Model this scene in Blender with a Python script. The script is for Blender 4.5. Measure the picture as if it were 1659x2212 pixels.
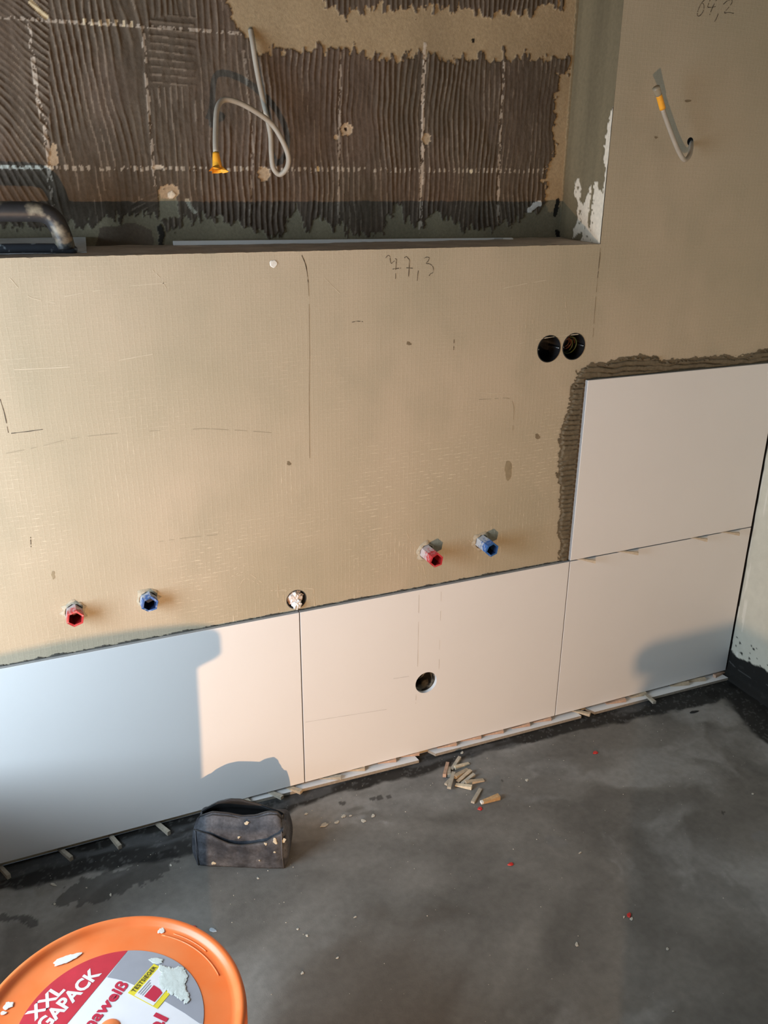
import bpy, bmesh, math, random
import numpy as np
from mathutils import Vector
from mathutils.geometry import tessellate_polygon

random.seed(7)
SC = bpy.context.scene
for _o in list(bpy.data.objects): bpy.data.objects.remove(_o)
COL = SC.collection

# ------------------------------------------------------------------ camera
CAM_F = 1832.965                                   # focal length in pixels of the 1659 x 2212 frame
CAM_P = np.array([-0.5190, -1.6966, 1.4380])
YAW, PITCH, ROLL = 0.4095, -0.3723, 0.0093
_f = np.array([math.sin(YAW)*math.cos(PITCH), math.cos(YAW)*math.cos(PITCH), math.sin(PITCH)])
_r = np.cross(_f, [0, 0, 1]); _r /= np.linalg.norm(_r); _u = np.cross(_r, _f)
CR = math.cos(ROLL)*_r + math.sin(ROLL)*_u
CU = -math.sin(ROLL)*_r + math.cos(ROLL)*_u
CF = _f
from mathutils import Matrix
cam_data = bpy.data.cameras.new('camera'); cam = bpy.data.objects.new('camera', cam_data); COL.objects.link(cam)
cam_data.sensor_fit = 'VERTICAL'; cam_data.sensor_height = 36.0; cam_data.sensor_width = 27.0
cam_data.lens = CAM_F/2212*36.0; cam_data.clip_start = 0.02; cam_data.clip_end = 60
M = Matrix.Identity(4)
for i in range(3):
    M[i][0] = CR[i]; M[i][1] = CU[i]; M[i][2] = -CF[i]; M[i][3] = CAM_P[i]
cam.matrix_world = M
SC.camera = cam

# ------------------------------------------------------------------ sky, window light, work lamp, exposure
W = bpy.data.worlds.new('sky'); SC.world = W; W.use_nodes = True
W.node_tree.nodes['Background'].inputs[0].default_value = (0.55, 0.75, 1.0, 1)
W.node_tree.nodes['Background'].inputs[1].default_value = 0.15

def area_light(name, loc, target, sx, sy, power, color):
    d = bpy.data.lights.new(name, 'AREA'); d.shape = 'RECTANGLE'; d.size = sx; d.size_y = sy
    d.energy = power; d.color = color
    o = bpy.data.objects.new(name, d); COL.objects.link(o)
    o.location = loc
    o.rotation_euler = (Vector(target)-Vector(loc)).to_track_quat('-Z', 'Y').to_euler()
    return o
WIN_Y0, WIN_Y1, WIN_Z0, WIN_Z1, WALL_L = -1.10, -0.22, 0.40, 1.50, -1.36
area_light('window_daylight', (WALL_L-0.10, (WIN_Y0+WIN_Y1)/2, (WIN_Z0+WIN_Z1)/2), (0.0, (WIN_Y0+WIN_Y1)/2, 0.9), 0.84, 1.06, 43, (0.79, 0.96, 1.11))
LAMP = (-0.557, -1.90, 0.26)
def work_lamp():
    d = bpy.data.lights.new('floor_work_lamp_light', 'AREA'); d.shape = 'DISK'; d.size = 0.018; d.energy = 27; d.color = (1.0, 0.60, 0.315)
    o = bpy.data.objects.new('floor_work_lamp_light', d); COL.objects.link(o); o.location = LAMP; o.rotation_euler = (Vector((-0.50, 0, 0.30))-Vector(LAMP)).to_track_quat('-Z', 'Y').to_euler()
    return o
def work_lamp_body(bevel_box, empty, tag, mat, tube):
    # unseen lamp housing, added with a lip to keep light off the near floor
    t = empty('work_lamp', (LAMP[0], LAMP[1], 0)); tag(t, 'work lamp near the viewer in an added, unseen black housing, shining at the wall', 'lamp')
    m = mat('work_lamp_black', (0.02, 0.02, 0.02, 1), 0.6)
    bevel_box('housing', -0.06, 0.06, -0.05, -0.008, LAMP[2]-0.05, LAMP[2]+0.05, 0.004, m, t)
    bevel_box('light_stop_lip', -0.06, 0.06, -0.010, 0.075, LAMP[2]-0.021, LAMP[2]-0.018, 0.0, m, t)
    bevel_box('foot', -0.09, 0.09, -0.11, 0.04, 0.0, 0.012, 0.004, m, t)
    for x in (-0.07, 0.07): tube('stand', [(x, -0.03, 0.006), (x, -0.03, LAMP[2])], 0.006, m, t, 10)
work_lamp()
SC.view_settings.view_transform = 'Standard'
SC.view_settings.look = 'None'
SC.view_settings.exposure = 0.0
SC.view_settings.gamma = 1.0
SC.view_settings.use_curve_mapping = False

# ------------------------------------------------------------------ helpers: photo pixel -> place on a real plane
def ray(x, y): return (x-829.5)/CAM_F*CR - (y-1106)/CAM_F*CU + CF
def onY(x, y, Y=0.0): d = ray(x, y); return CAM_P + d*(Y-CAM_P[1])/d[1]
def onZ(x, y, Z=0.0): d = ray(x, y); return CAM_P + d*(Z-CAM_P[2])/d[2]
def onX(x, y, X=0.0): d = ray(x, y); return CAM_P + d*(X-CAM_P[0])/d[0]
def topx(P):
    d = np.asarray(P) - CAM_P; z = d @ CF
    return 829.5 + CAM_F*(d @ CR)/z, 1106 - CAM_F*(d @ CU)/z

def _hash(ix, iy, seed):
    h = (ix.astype(np.int64)*374761393 + iy.astype(np.int64)*668265263 + seed*1442695041) & 0x7fffffff
    h = ((h ^ (h >> 13))*1274126177) & 0x7fffffff
    h = (h ^ (h >> 16)) & 0xffff
    return h/65535.0
def vnoise(x, y, seed=0):
    x = np.asarray(x, float); y = np.asarray(y, float)
    ix = np.floor(x); iy = np.floor(y); fx = x-ix; fy = y-iy
    fx = fx*fx*(3-2*fx); fy = fy*fy*(3-2*fy)
    a = _hash(ix, iy, seed); b = _hash(ix+1, iy, seed); c = _hash(ix, iy+1, seed); d = _hash(ix+1, iy+1, seed)
    return (a*(1-fx)+b*fx)*(1-fy) + (c*(1-fx)+d*fx)*fy
def fbm(x, y, seed=0, octv=4):
    s = 0; a = 0.5; t = 0
    for k in range(octv):
        s = s + a*vnoise(x*2**k, y*2**k, seed+k*17); t += a; a *= 0.5
    return s/t                                     # 0..1
def inpoly(px, py, poly):
    r = np.zeros(px.shape, bool); n = len(poly)
    for i in range(n):
        x1, y1 = poly[i]; x2, y2 = poly[(i+1) % n]
        if y1 == y2: continue
        c = ((y1 > py) != (y2 > py)) & (px < (x2-x1)*(py-y1)/(y2-y1)+x1)
        r ^= c
    return r
def sstep(a, b, x):
    t = np.clip((x-a)/(b-a), 0, 1); return t*t*(3-2*t)
def segdist(px, py, pts):
    best = np.full(px.shape, 1e9)
    for (x1, y1), (x2, y2) in zip(pts[:-1], pts[1:]):
        dx, dy = x2-x1, y2-y1; L = dx*dx+dy*dy+1e-9
        t = np.clip(((px-x1)*dx+(py-y1)*dy)/L, 0, 1)
        best = np.minimum(best, np.hypot(px-x1-t*dx, py-y1-t*dy))
    return best

# ------------------------------------------------------------------ materials
def srgb(r, g, b):
    f = lambda c: (c/255/12.92 if c/255 <= 0.04045 else ((c/255+0.055)/1.055)**2.4)
    return (f(r), f(g), f(b), 1)
def mat(name, color, rough=0.6, metal=0.0, noise=0.0, nscale=40, bump=0.0, bscale=200, spec=0.5, color2=None, c2scale=20, c2lo=0.45, c2hi=0.6, trans=0.0):
    m = bpy.data.materials.new(name); m.use_nodes = True
    nt = m.node_tree; b = nt.nodes['Principled BSDF']
    b.inputs['Base Color'].default_value = color if len(color) == 4 else (*color, 1)
    b.inputs['Roughness'].default_value = rough; b.inputs['Metallic'].default_value = metal
    b.inputs['Specular IOR Level'].default_value = spec
    if trans: b.inputs['Transmission Weight'].default_value = trans
    tc = nt.nodes.new('ShaderNodeTexCoord')
    out = None
    if color2 is not None:
        n = nt.nodes.new('ShaderNodeTexNoise'); n.inputs['Scale'].default_value = c2scale; n.inputs['Detail'].default_value = 6
        nt.links.new(tc.outputs['Object'], n.inputs['Vector'])
        mr = nt.nodes.new('ShaderNodeMapRange'); mr.inputs[1].default_value = c2lo; mr.inputs[2].default_value = c2hi
        nt.links.new(n.outputs['Fac'], mr.inputs[0])
        mx = nt.nodes.new('ShaderNodeMix'); mx.data_type = 'RGBA'
        mx.inputs[6].default_value = color if len(color) == 4 else (*color, 1)
        mx.inputs[7].default_value = color2 if len(color2) == 4 else (*color2, 1)
        nt.links.new(mr.outputs[0], mx.inputs[0]); out = mx.outputs[2]
        nt.links.new(out, b.inputs['Base Color'])
    if noise:
        n = nt.nodes.new('ShaderNodeTexNoise'); n.inputs['Scale'].default_value = nscale; n.inputs['Detail'].default_value = 5
        nt.links.new(tc.outputs['Object'], n.inputs['Vector'])
        mr = nt.nodes.new('ShaderNodeMapRange'); mr.inputs[1].default_value = 0.25; mr.inputs[2].default_value = 0.75
        mr.inputs[3].default_value = 1-noise; mr.inputs[4].default_value = 1+noise
        nt.links.new(n.outputs['Fac'], mr.inputs[0])
        vm = nt.nodes.new('ShaderNodeVectorMath'); vm.operation = 'SCALE'
        if out is None: vm.inputs[0].default_value = color[:3]
        else: nt.links.new(out, vm.inputs[0])
        nt.links.new(mr.outputs[0], vm.inputs['Scale']); nt.links.new(vm.outputs[0], b.inputs['Base Color'])
    if bump:
        n = nt.nodes.new('ShaderNodeTexNoise'); n.inputs['Scale'].default_value = bscale; n.inputs['Detail'].default_value = 4
        nt.links.new(tc.outputs['Object'], n.inputs['Vector'])
        bp = nt.nodes.new('ShaderNodeBump'); bp.inputs['Strength'].default_value = bump; bp.inputs['Distance'].default_value = 0.002
        nt.links.new(n.outputs['Fac'], bp.inputs['Height']); nt.links.new(bp.outputs[0], b.inputs['Normal'])
    return m
def vcmat(name, rough=0.85, noise=0.12, nscale=150, bump=0.3, bscale=400, spec=0.3, rough_noise=0.0):
    m = bpy.data.materials.new(name); m.use_nodes = True
    nt = m.node_tree; b = nt.nodes['Principled BSDF']
    b.inputs['Roughness'].default_value = rough; b.inputs['Specular IOR Level'].default_value = spec
    a = nt.nodes.new('ShaderNodeVertexColor'); a.layer_name = 'Col'
    tc = nt.nodes.new('ShaderNodeTexCoord')
    n = nt.nodes.new('ShaderNodeTexNoise'); n.inputs['Scale'].default_value = nscale; n.inputs['Detail'].default_value = 6
    nt.links.new(tc.outputs['Object'], n.inputs['Vector'])
    mr = nt.nodes.new('ShaderNodeMapRange'); mr.inputs[1].default_value = 0.25; mr.inputs[2].default_value = 0.75
    mr.inputs[3].default_value = 1-noise; mr.inputs[4].default_value = 1+noise
    nt.links.new(n.outputs['Fac'], mr.inputs[0])
    vm = nt.nodes.new('ShaderNodeVectorMath'); vm.operation = 'SCALE'
    nt.links.new(a.outputs['Color'], vm.inputs[0]); nt.links.new(mr.outputs[0], vm.inputs['Scale'])
    nt.links.new(vm.outputs[0], b.inputs['Base Color'])
    if rough_noise:
        n3 = nt.nodes.new('ShaderNodeTexNoise'); n3.inputs['Scale'].default_value = 9; n3.inputs['Detail'].default_value = 6
        nt.links.new(tc.outputs['Object'], n3.inputs['Vector'])
        m3 = nt.nodes.new('ShaderNodeMapRange'); m3.inputs[1].default_value = 0.15; m3.inputs[2].default_value = 0.7
        m3.inputs[3].default_value = rough-rough_noise; m3.inputs[4].default_value = rough+rough_noise
        nt.links.new(n3.outputs['Fac'], m3.inputs[0]); nt.links.new(m3.outputs[0], b.inputs['Roughness'])
    if bump:
        n2 = nt.nodes.new('ShaderNodeTexNoise'); n2.inputs['Scale'].default_value = bscale; n2.inputs['Detail'].default_value = 5
        nt.links.new(tc.outputs['Object'], n2.inputs['Vector'])
        bp = nt.nodes.new('ShaderNodeBump'); bp.inputs['Strength'].default_value = bump; bp.inputs['Distance'].default_value = 0.0015
        nt.links.new(n2.outputs['Fac'], bp.inputs['Height']); nt.links.new(bp.outputs[0], b.inputs['Normal'])
    return m

def membrane_mat():
    """Beige sealing coat over a glass-fibre mesh: worn pale threads on a 8 x 10 mm grid, mottled."""
    m = bpy.data.materials.new('sealing_membrane'); m.use_nodes = True
    nt = m.node_tree; N = nt.nodes; Lk = nt.links.new; b = N['Principled BSDF']
    b.inputs['Roughness'].default_value = 0.75; b.inputs['Specular IOR Level'].default_value = 0.25
    tc = N.new('ShaderNodeTexCoord'); sep = N.new('ShaderNodeSeparateXYZ'); Lk(tc.outputs['Object'], sep.inputs[0])
    def math_(op, a, bb=None, c=None):
        n = N.new('ShaderNodeMath'); n.operation = op
        for i, v in enumerate((a, bb, c)):
            if v is None: continue
            if isinstance(v, (int, float)): n.inputs[i].default_value = v
            else: Lk(v, n.inputs[i])
        return n.outputs[0]
    def noise(scale, detail=4, vec=None, stretch=None):
        n = N.new('ShaderNodeTexNoise'); n.inputs['Scale'].default_value = scale; n.inputs['Detail'].default_value = detail
        src = tc.outputs['Object']
        if stretch:
            mp = N.new('ShaderNodeMapping'); mp.inputs['Scale'].default_value = stretch; Lk(src, mp.inputs[0]); src = mp.outputs[0]
        Lk(src, n.inputs['Vector']); return n.outputs['Fac']
    def rng(v, a, bb, c=0.0, d=1.0):
        n = N.new('ShaderNodeMapRange'); n.inputs[1].default_value = a; n.inputs[2].default_value = bb; n.inputs[3].default_value = c; n.inputs[4].default_value = d
        Lk(v, n.inputs[0]); return n.outputs[0]
    warp = math_('MULTIPLY', math_('SUBTRACT', noise(7, 2), 0.5), 0.010)
    def threads(coord, pitch):
        t = math_('FRACT', math_('MULTIPLY', math_('ADD', coord, warp), 1.0/pitch))
        return rng(math_('ABSOLUTE', math_('SUBTRACT', t, 0.5)), 0.14, 0.05)
    hz = threads(sep.outputs[2], 0.0085); vt = threads(sep.outputs[0], 0.0105)
    low = rng(sep.outputs[2], 1.15, 0.75, 0.18, 1.0)
    patch = math_('MULTIPLY', rng(noise(3.2, 4), 0.48, 0.66), low); patch2 = math_('MULTIPLY', rng(noise(4.3, 4, stretch=(1, 1, 1)), 0.52, 0.70), low)
    dash = rng(noise(130, 2, stretch=(0.5, 1, 1.3)), 0.48, 0.66)
    dash2 = rng(noise(120, 2, stretch=(1.3, 1, 0.5)), 0.50, 0.70)
    th = math_('MAXIMUM', math_('MULTIPLY', math_('MULTIPLY', hz, dash), patch), math_('MULTIPLY', math_('MULTIPLY', math_('MULTIPLY', vt, dash2), patch2), 0.9))
    thf = math_('MULTIPLY', th, 0.85)
    # soft weave everywhere
    weave = math_('ADD', math_('MULTIPLY', hz, 0.5), math_('MULTIPLY', vt, 0.5))
    base = N.new('ShaderNodeMix'); base.data_type = 'RGBA'
    base.inputs[6].default_value = (0.450, 0.392, 0.282, 1); base.inputs[7].default_value = (0.535, 0.452, 0.335, 1)
    Lk(rng(noise(2.6, 6), 0.35, 0.65), base.inputs[0])
    mid = N.new('ShaderNodeMix'); mid.data_type = 'RGBA'; mid.inputs[7].default_value = (0.40, 0.355, 0.258, 1)
    Lk(base.outputs[2], mid.inputs[6]); Lk(rng(noise(5.5, 8, stretch=(1.3, 1, 1.0)), 0.50, 0.76, 0, 0.6), mid.inputs[0])
    w2 = N.new('ShaderNodeVectorMath'); w2.operation = 'SCALE'; Lk(mid.outputs[2], w2.inputs[0])
    grain = math_('ADD', math_('MULTIPLY', weave, 0.035), rng(noise(420, 3), 0.25, 0.75, 0.90, 1.06))
    Lk(grain, w2.inputs['Scale'])
    fin = N.new('ShaderNodeMix'); fin.data_type = 'RGBA'; fin.inputs[7].default_value = (0.78, 0.70, 0.54, 1)
    Lk(w2.outputs[0], fin.inputs[6]); Lk(thf, fin.inputs[0])
    Lk(fin.outputs[2], b.inputs['Base Color'])
    bp = N.new('ShaderNodeBump'); bp.inputs['Strength'].default_value = 0.28; bp.inputs['Distance'].default_value = 0.0011
    Lk(math_('ADD', math_('ADD', math_('MULTIPLY', weave, 0.5), th), math_('MULTIPLY', noise(160, 4), 0.9)), bp.inputs['Height'])
    Lk(bp.outputs[0], b.inputs['Normal'])
    return m

MAT = {}
MAT['membrane'] = membrane_mat()
MAT['glaze'] = mat('tile_glaze', (0.83, 0.825, 0.82, 1), 0.42, noise=0.012, nscale=6, spec=0.35)
MAT['tile_body'] = mat('tile_body', (0.36, 0.365, 0.37, 1), 0.7, noise=0.1, nscale=300)
MAT['niche'] = vcmat('niche_old_adhesive', 0.8, 0.16, 170, 0.35, 500)
MAT['reveal'] = vcmat('reveal_plaster', 0.8, 0.10, 120, 0.3, 400)
MAT['floor'] = vcmat('screed', 0.62, 0.13, 60, 0.25, 500, 0.35, rough_noise=0.1)
MAT['right'] = vcmat('plaster_right', 0.8, 0.05, 40, 0.3, 300)
MAT['adhesive'] = mat('fresh_adhesive', (0.145, 0.116, 0.072, 1), 0.7, noise=0.22, nscale=90, bump=0.4, bscale=350)
MAT['dark_adhesive'] = mat('adhesive_in_joint', (0.07, 0.065, 0.055, 1), 0.8, noise=0.25, nscale=150)
MAT['plaster'] = mat('room_plaster', (0.14, 0.13, 0.11, 1), 0.9)
MAT['ceiling'] = mat('ceiling_plaster', (0.16, 0.155, 0.145, 1), 0.9)
MAT['sill'] = mat('sill_plaster', (0.25, 0.21, 0.17, 1), 0.9, noise=0.25, nscale=50, bump=0.5, bscale=200)
MAT['pencil'] = mat('pencil', (0.085, 0.07, 0.052, 1), 0.8)
MAT['pencil_faint'] = mat('pencil_faint', (0.27, 0.23, 0.16, 1), 0.8)
MAT['pencil_ghost'] = mat('pencil_ghost', (0.36, 0.31, 0.22, 1), 0.8)
MAT['pencil_tile'] = mat('pencil_on_tile', (0.55, 0.54, 0.53, 1), 0.6)
MAT['scratch'] = mat('scratch_pale', (0.60, 0.53, 0.40, 1), 0.8)
MAT['stain'] = mat('wall_stain', (0.22, 0.17, 0.105, 1), 0.8, noise=0.2, nscale=80)
MAT['stain_soft'] = mat('wall_stain_soft', (0.30, 0.245, 0.155, 1), 0.8, noise=0.2, nscale=80)
MAT['white'] = mat('white_filler', (0.80, 0.78, 0.72, 1), 0.8, bump=0.4, bscale=200)
MAT['black_plastic'] = mat('black_plastic', (0.012, 0.012, 0.013, 1), 0.35, spec=0.5, noise=0.3, nscale=60)
MAT['dusty_black'] = mat('dusty_black_plastic', (0.02, 0.02, 0.02, 1), 0.4, color2=(0.30, 0.28, 0.23, 1), c2scale=40, c2lo=0.48, c2hi=0.62)
MAT['cable'] = mat('cable_sheath', (0.42, 0.37, 0.30, 1), 0.55, noise=0.08, nscale=80)
MAT['orange_tape'] = mat('orange_tape', (0.95, 0.42, 0.03, 1), 0.5, noise=0.08, nscale=90)
MAT['clear_tip'] = mat('clear_tip', (0.55, 0.48, 0.35, 1), 0.25, trans=0.5)
MAT['wood'] = mat('wedge_wood', (0.50, 0.40, 0.28, 1), 0.8, noise=0.2, nscale=120, bump=0.3, bscale=300)
MAT['wood_grey'] = mat('wedge_wood_grey', (0.43, 0.385, 0.31, 1), 0.8, noise=0.2, nscale=120, bump=0.3, bscale=300)
MAT['wood_pink'] = mat('wedge_wood_pink', (0.52, 0.34, 0.24, 1), 0.8, noise=0.2, nscale=120, bump=0.3, bscale=300)
MAT['wood_pale'] = mat('wedge_wood_pale', (0.66, 0.57, 0.42, 1), 0.8, noise=0.15, nscale=120, bump=0.3, bscale=300)
MAT['wood_tan'] = mat('wedge_wood_tan', (0.48, 0.30, 0.14, 1), 0.8, noise=0.25, nscale=120, bump=0.3, bscale=300)
MAT['chip'] = mat('plaster_chip', (0.50, 0.475, 0.41, 1), 0.9, noise=0.15, nscale=200)
MAT['chip_red'] = mat('red_plastic', (0.55, 0.02, 0.02, 1), 0.4)
MAT['chip_dark'] = mat('dark_chip', (0.01, 0.01, 0.01, 1), 0.7)
MAT['chip_blue'] = mat('bluegrey_chip', (0.30, 0.36, 0.42, 1), 0.7)

# ------------------------------------------------------------------ object helpers
def link(name, me, m=None, parent=None):
    o = bpy.data.objects.new(name, me); COL.objects.link(o)
    if m is not None:
        for x in (m if isinstance(m, (list, tuple)) else [m]): me.materials.append(x)
    if parent is not None: o.parent = parent
    return o
def tag(o, label=None, cat=None, group=None, kind=None):
    if label: o['label'] = label
    if cat: o['category'] = cat
    if group: o['group'] = group
    if kind: o['kind'] = kind
    return o
def empty(name, loc, rz=0.0):
    o = bpy.data.objects.new(name, None); o.empty_display_size = 0.02; COL.objects.link(o)
    o.location = loc; o.rotation_euler = (0, 0, rz); return o
def pymesh(name, V, F, m=None, parent=None, smooth=False, mi=None):
    me = bpy.data.meshes.new(name); me.from_pydata([tuple(map(float, v)) for v in V], [], F); 
    if smooth: me.polygons.foreach_set('use_smooth', [True]*len(me.polygons))
    o = link(name, me, m, parent)
    if mi is not None: me.polygons.foreach_set('material_index', mi)
    me.update(); return o
def grid_mesh(name, P, m, colors=None, keep=None, parent=None, smooth=True, flip=False):
    """P: (ny, nx, 3) array of points -> one mesh, optional per-vertex colour and vertex keep mask."""
    ny, nx = P.shape[:2]
    idx = np.arange(ny*nx).reshape(ny, nx)
    q = np.stack([idx[:-1, :-1], idx[:-1, 1:], idx[1:, 1:], idx[1:, :-1]], -1).reshape(-1, 4)
    if flip: q = q[:, ::-1]
    V = P.reshape(-1, 3)
    if keep is not None:
        k = keep.reshape(-1); q = q[k[q].all(1)]
        used = np.unique(q); remap = np.full(ny*nx, -1); remap[used] = np.arange(len(used)); q = remap[q]; V = V[used]
        if colors is not None: colors = colors.reshape(-1, colors.shape[-1])[used]
    me = bpy.data.meshes.new(name)
    me.vertices.add(len(V)); me.vertices.foreach_set('co', np.ascontiguousarray(V, np.float32).ravel())
    me.loops.add(q.size); me.loops.foreach_set('vertex_index', np.ascontiguousarray(q, np.int32).ravel())
    me.polygons.add(len(q)); me.polygons.foreach_set('loop_start', np.arange(0, q.size, 4, dtype=np.int32))
    me.update(calc_edges=True)
    if smooth: me.polygons.foreach_set('use_smooth', np.ones(len(q), bool))
    if colors is not None:
        c = colors.reshape(-1, colors.shape[-1]); c = np.c_[c[:, :3], np.ones(len(c))].astype(np.float32)
        a = me.color_attributes.new('Col', 'FLOAT_COLOR', 'POINT'); a.data.foreach_set('color', c.ravel())
    me.validate(); me.update()
    return link(name, me, m, parent)
def box_vf(x0, x1, y0, y1, z0, z1):
    V = [(x, y, z) for x in (x0, x1) for y in (y0, y1) for z in (z0, z1)]
    F = [(0, 1, 3, 2), (4, 6, 7, 5), (0, 4, 5, 1), (2, 3, 7, 6), (0, 2, 6, 4), (1, 5, 7, 3)]
    return V, F
def bevel_box(name, x0, x1, y0, y1, z0, z1, bev, m, parent=None, seg=2):
    bm = bmesh.new(); V, F = box_vf(x0, x1, y0, y1, z0, z1)
    vs = [bm.verts.new(v) for v in V]
    for f in F: bm.faces.new([vs[i] for i in f])
    bmesh.ops.recalc_face_normals(bm, faces=bm.faces)
    if bev: bmesh.ops.bevel(bm, geom=list(bm.edges), offset=bev, segments=seg, affect='EDGES', profile=0.5)
    me = bpy.data.meshes.new(name); bm.to_mesh(me); bm.free()
    return link(name, me, m, parent)
def circle(cx, cy, r, n=48, ph=0.0): return [(cx+r*math.cos(2*math.pi*i/n+ph), cy+r*math.sin(2*math.pi*i/n+ph)) for i in range(n)]
def flat_poly(name, loops, to3, m, parent=None):
    """Flat filled polygon with holes. loops: list of 2D loops; to3 maps (a, b) to a 3D point."""
    pts = [p for l in loops for p in l]
    tris = tessellate_polygon([[Vector((a, b, 0)) for a, b in l] for l in loops])
    return pymesh(name, [to3(a, b) for a, b in pts], [tuple(t) for t in tris], m, parent)
def fix_normals(o):
    bm = bmesh.new(); bm.from_mesh(o.data); bmesh.ops.remove_doubles(bm, verts=bm.verts, dist=1e-6)
    bmesh.ops.recalc_face_normals(bm, faces=bm.faces); bm.to_mesh(o.data); bm.free(); return o
def catmull(pts, n=8):
    pts = [np.array(p, float) for p in pts]; P = [2*pts[0]-pts[1]] + pts + [2*pts[-1]-pts[-2]]; out = []
    for i in range(1, len(P)-2):
        for k in range(n):
            t = k/n; a, b, c, d = P[i-1], P[i], P[i+1], P[i+2]
            out.append(0.5*((2*b)+(c-a)*t+(2*a-5*b+4*c-d)*t*t+(3*b-a-3*c+d)*t**3))
    out.append(pts[-1]); return np.array(out)
def tube(name, path, rad, m, parent=None, n=12, cap=True, closed=False, squash=None):
    path = np.array(path, float); K = len(path)
    rad = np.full(K, rad) if np.isscalar(rad) else np.asarray(rad, float)
    T = np.gradient(path, axis=0)
    if closed: T = np.roll(path, -1, 0)-np.roll(path, 1, 0)
    T /= np.linalg.norm(T, axis=1)[:, None]+1e-12
    ref = np.array([0, 0, 1.0]) if abs(T[0][2]) < 0.9 else np.array([1.0, 0, 0])
    A = np.cross(T[0], ref); A /= np.linalg.norm(A); V = []
    for k in range(K):
        A = A - T[k]*(A @ T[k]); A /= np.linalg.norm(A); B = np.cross(T[k], A)
        for j in range(n):
            a = 2*math.pi*j/n; V.append(path[k]+rad[k]*(math.cos(a)*A+math.sin(a)*B))
    F = []
    for k in range(K if closed else K-1):
        k2 = (k+1) % K
        for j in range(n): F.append((k*n+j, k*n+(j+1) % n, k2*n+(j+1) % n, k2*n+j))
    if cap and not closed:
        F.append(tuple(range(n-1, -1, -1))); F.append(tuple(range((K-1)*n, K*n)))
    o = pymesh(name, V, F, m, parent, smooth=True); return o
def lathe(name, prof, m, parent=None, n=96, center=(0, 0), smooth=True, mi=None):
    V = []; F = []; K = len(prof)
    for r, z in prof:
        for j in range(n):
            a = 2*math.pi*j/n; V.append((center[0]+r*math.cos(a), center[1]+r*math.sin(a), z))
    for k in range(K-1):
        for j in range(n): F.append((k*n+j, k*n+(j+1) % n, (k+1)*n+(j+1) % n, (k+1)*n+j))
    o = pymesh(name, V, F, m, parent, smooth=smooth)
    return o
def ribbon(name, pts3, width, nrm, m, parent=None):
    """Flat stroke lying on a surface with normal nrm."""
    P = np.array(pts3, float); T = np.gradient(P, axis=0); T /= np.linalg.norm(T, axis=1)[:, None]+1e-12
    S = np.cross(T, nrm); V = []; F = []
    for k in range(len(P)):
        w = width*(0.6+0.8*random.random())/2
        V += [P[k]+S[k]*w, P[k]-S[k]*w]
    for k in range(len(P)-1): F.append((2*k, 2*k+1, 2*k+3, 2*k+2))
    return V, F
def strokes(name, px_paths, to3, width, nrm, m, parent, skip=0.0):
    V = []; F = []
    for path in px_paths:
        c = catmull(path, 6) if len(path) > 2 else np.array([np.array(path[0])+(np.array(path[1])-np.array(path[0]))*t for t in np.linspace(0, 1, 9)])
        p3 = [to3(x, y) for x, y in c]
        v, f = ribbon(name, p3, width, nrm, m)
        f = [q for q in f if random.random() >= skip]
        n0 = len(V); V += v; F += [tuple(i+n0 for i in q) for q in f]
    return pymesh(name, V, F, m, parent)
def blob(name, cx, cy, rx, ry, to3, m, parent=None, rough=0.3, n=18, rot=0.0, thick=0.0, nrm=(0, 0, 1), seed=None, jag=0.0):
    """Irregular flake around pixel (cx, cy); thick > 0 raises it along nrm with a bevelled top."""
    rnd = random.Random(seed if seed is not None else int(cx*13+cy*7)); pts = []
    a0 = rnd.random()*6.28; 
    for i in range(n):
        a = 2*math.pi*i/n
        k = 1+rough*(0.45*math.sin(2*a+a0)+0.35*math.sin(3*a+2.1*a0)+0.25*math.sin(5*a+a0)+0.5*(rnd.random()-0.5))+jag*(rnd.random()-0.5)
        x, y = rx*k*math.cos(a), ry*k*math.sin(a)
        pts.append((cx+x*math.cos(rot)-y*math.sin(rot), cy+x*math.sin(rot)+y*math.cos(rot)))
    base = [np.array(to3(x, y)) for x, y in pts]; c = np.mean(base, 0); nr = np.array(nrm, float)
    if thick <= 0: return pymesh(name, base, [tuple(range(n))], m, parent)
    top = [c+(b-c)*0.82+nr*thick for b in base]
    V = base+top+[c+nr*thick*1.15]; F = [(i, (i+1) % n, n+(i+1) % n, n+i) for i in range(n)] + [(n+i, n+(i+1) % n, 2*n) for i in range(n)]
    return pymesh(name, V, F, m, parent)

# ------------------------------------------------------------------ dimensions of the place (metres)
ZS = 1.3049            # front edge of the niche sill
ND = 0.165             # niche depth
XN = 0.7593            # right edge of the niche
XR = 1.3905            # right wall
YT, ZB, TW, TH, TG = -0.014, 0.018, 0.750, 0.4835, 0.0025
XT = 1.3834            # right end of the tiling
CEIL, YB = 2.55, -3.2
FBOX = [(0.6402, 1.0695), (0.7105, 1.0705)]; FR = 0.0325
DRAIN = (-0.0022, 0.5297); DR = 0.0245
SOCK = (0.3346, 0.2302); SR = 0.0305
CHOLE = (0.9855, 1.5290); CHR = 0.009

# ------------------------------------------------------------------ setting: walls, floor, ceiling, window
nl, nr_, nt_ = -1.20, XN, 2.15
wall_back = flat_poly('wall_back',
    [[(WALL_L, 0), (XR, 0), (XR, CEIL), (WALL_L, CEIL)], [(nl, ZS), (nl, nt_), (nr_, nt_), (nr_, ZS)],
     circle(*FBOX[0], FR), circle(*FBOX[1], FR), circle(*DRAIN, DR), circle(*SOCK, SR+0.002), circle(*CHOLE, CHR, 16)],
    lambda a, b: (a, 0, b), MAT['membrane'])
tag(wall_back, 'beige sealing membrane wall with a niche above and tiles below', kind='structure')

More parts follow.
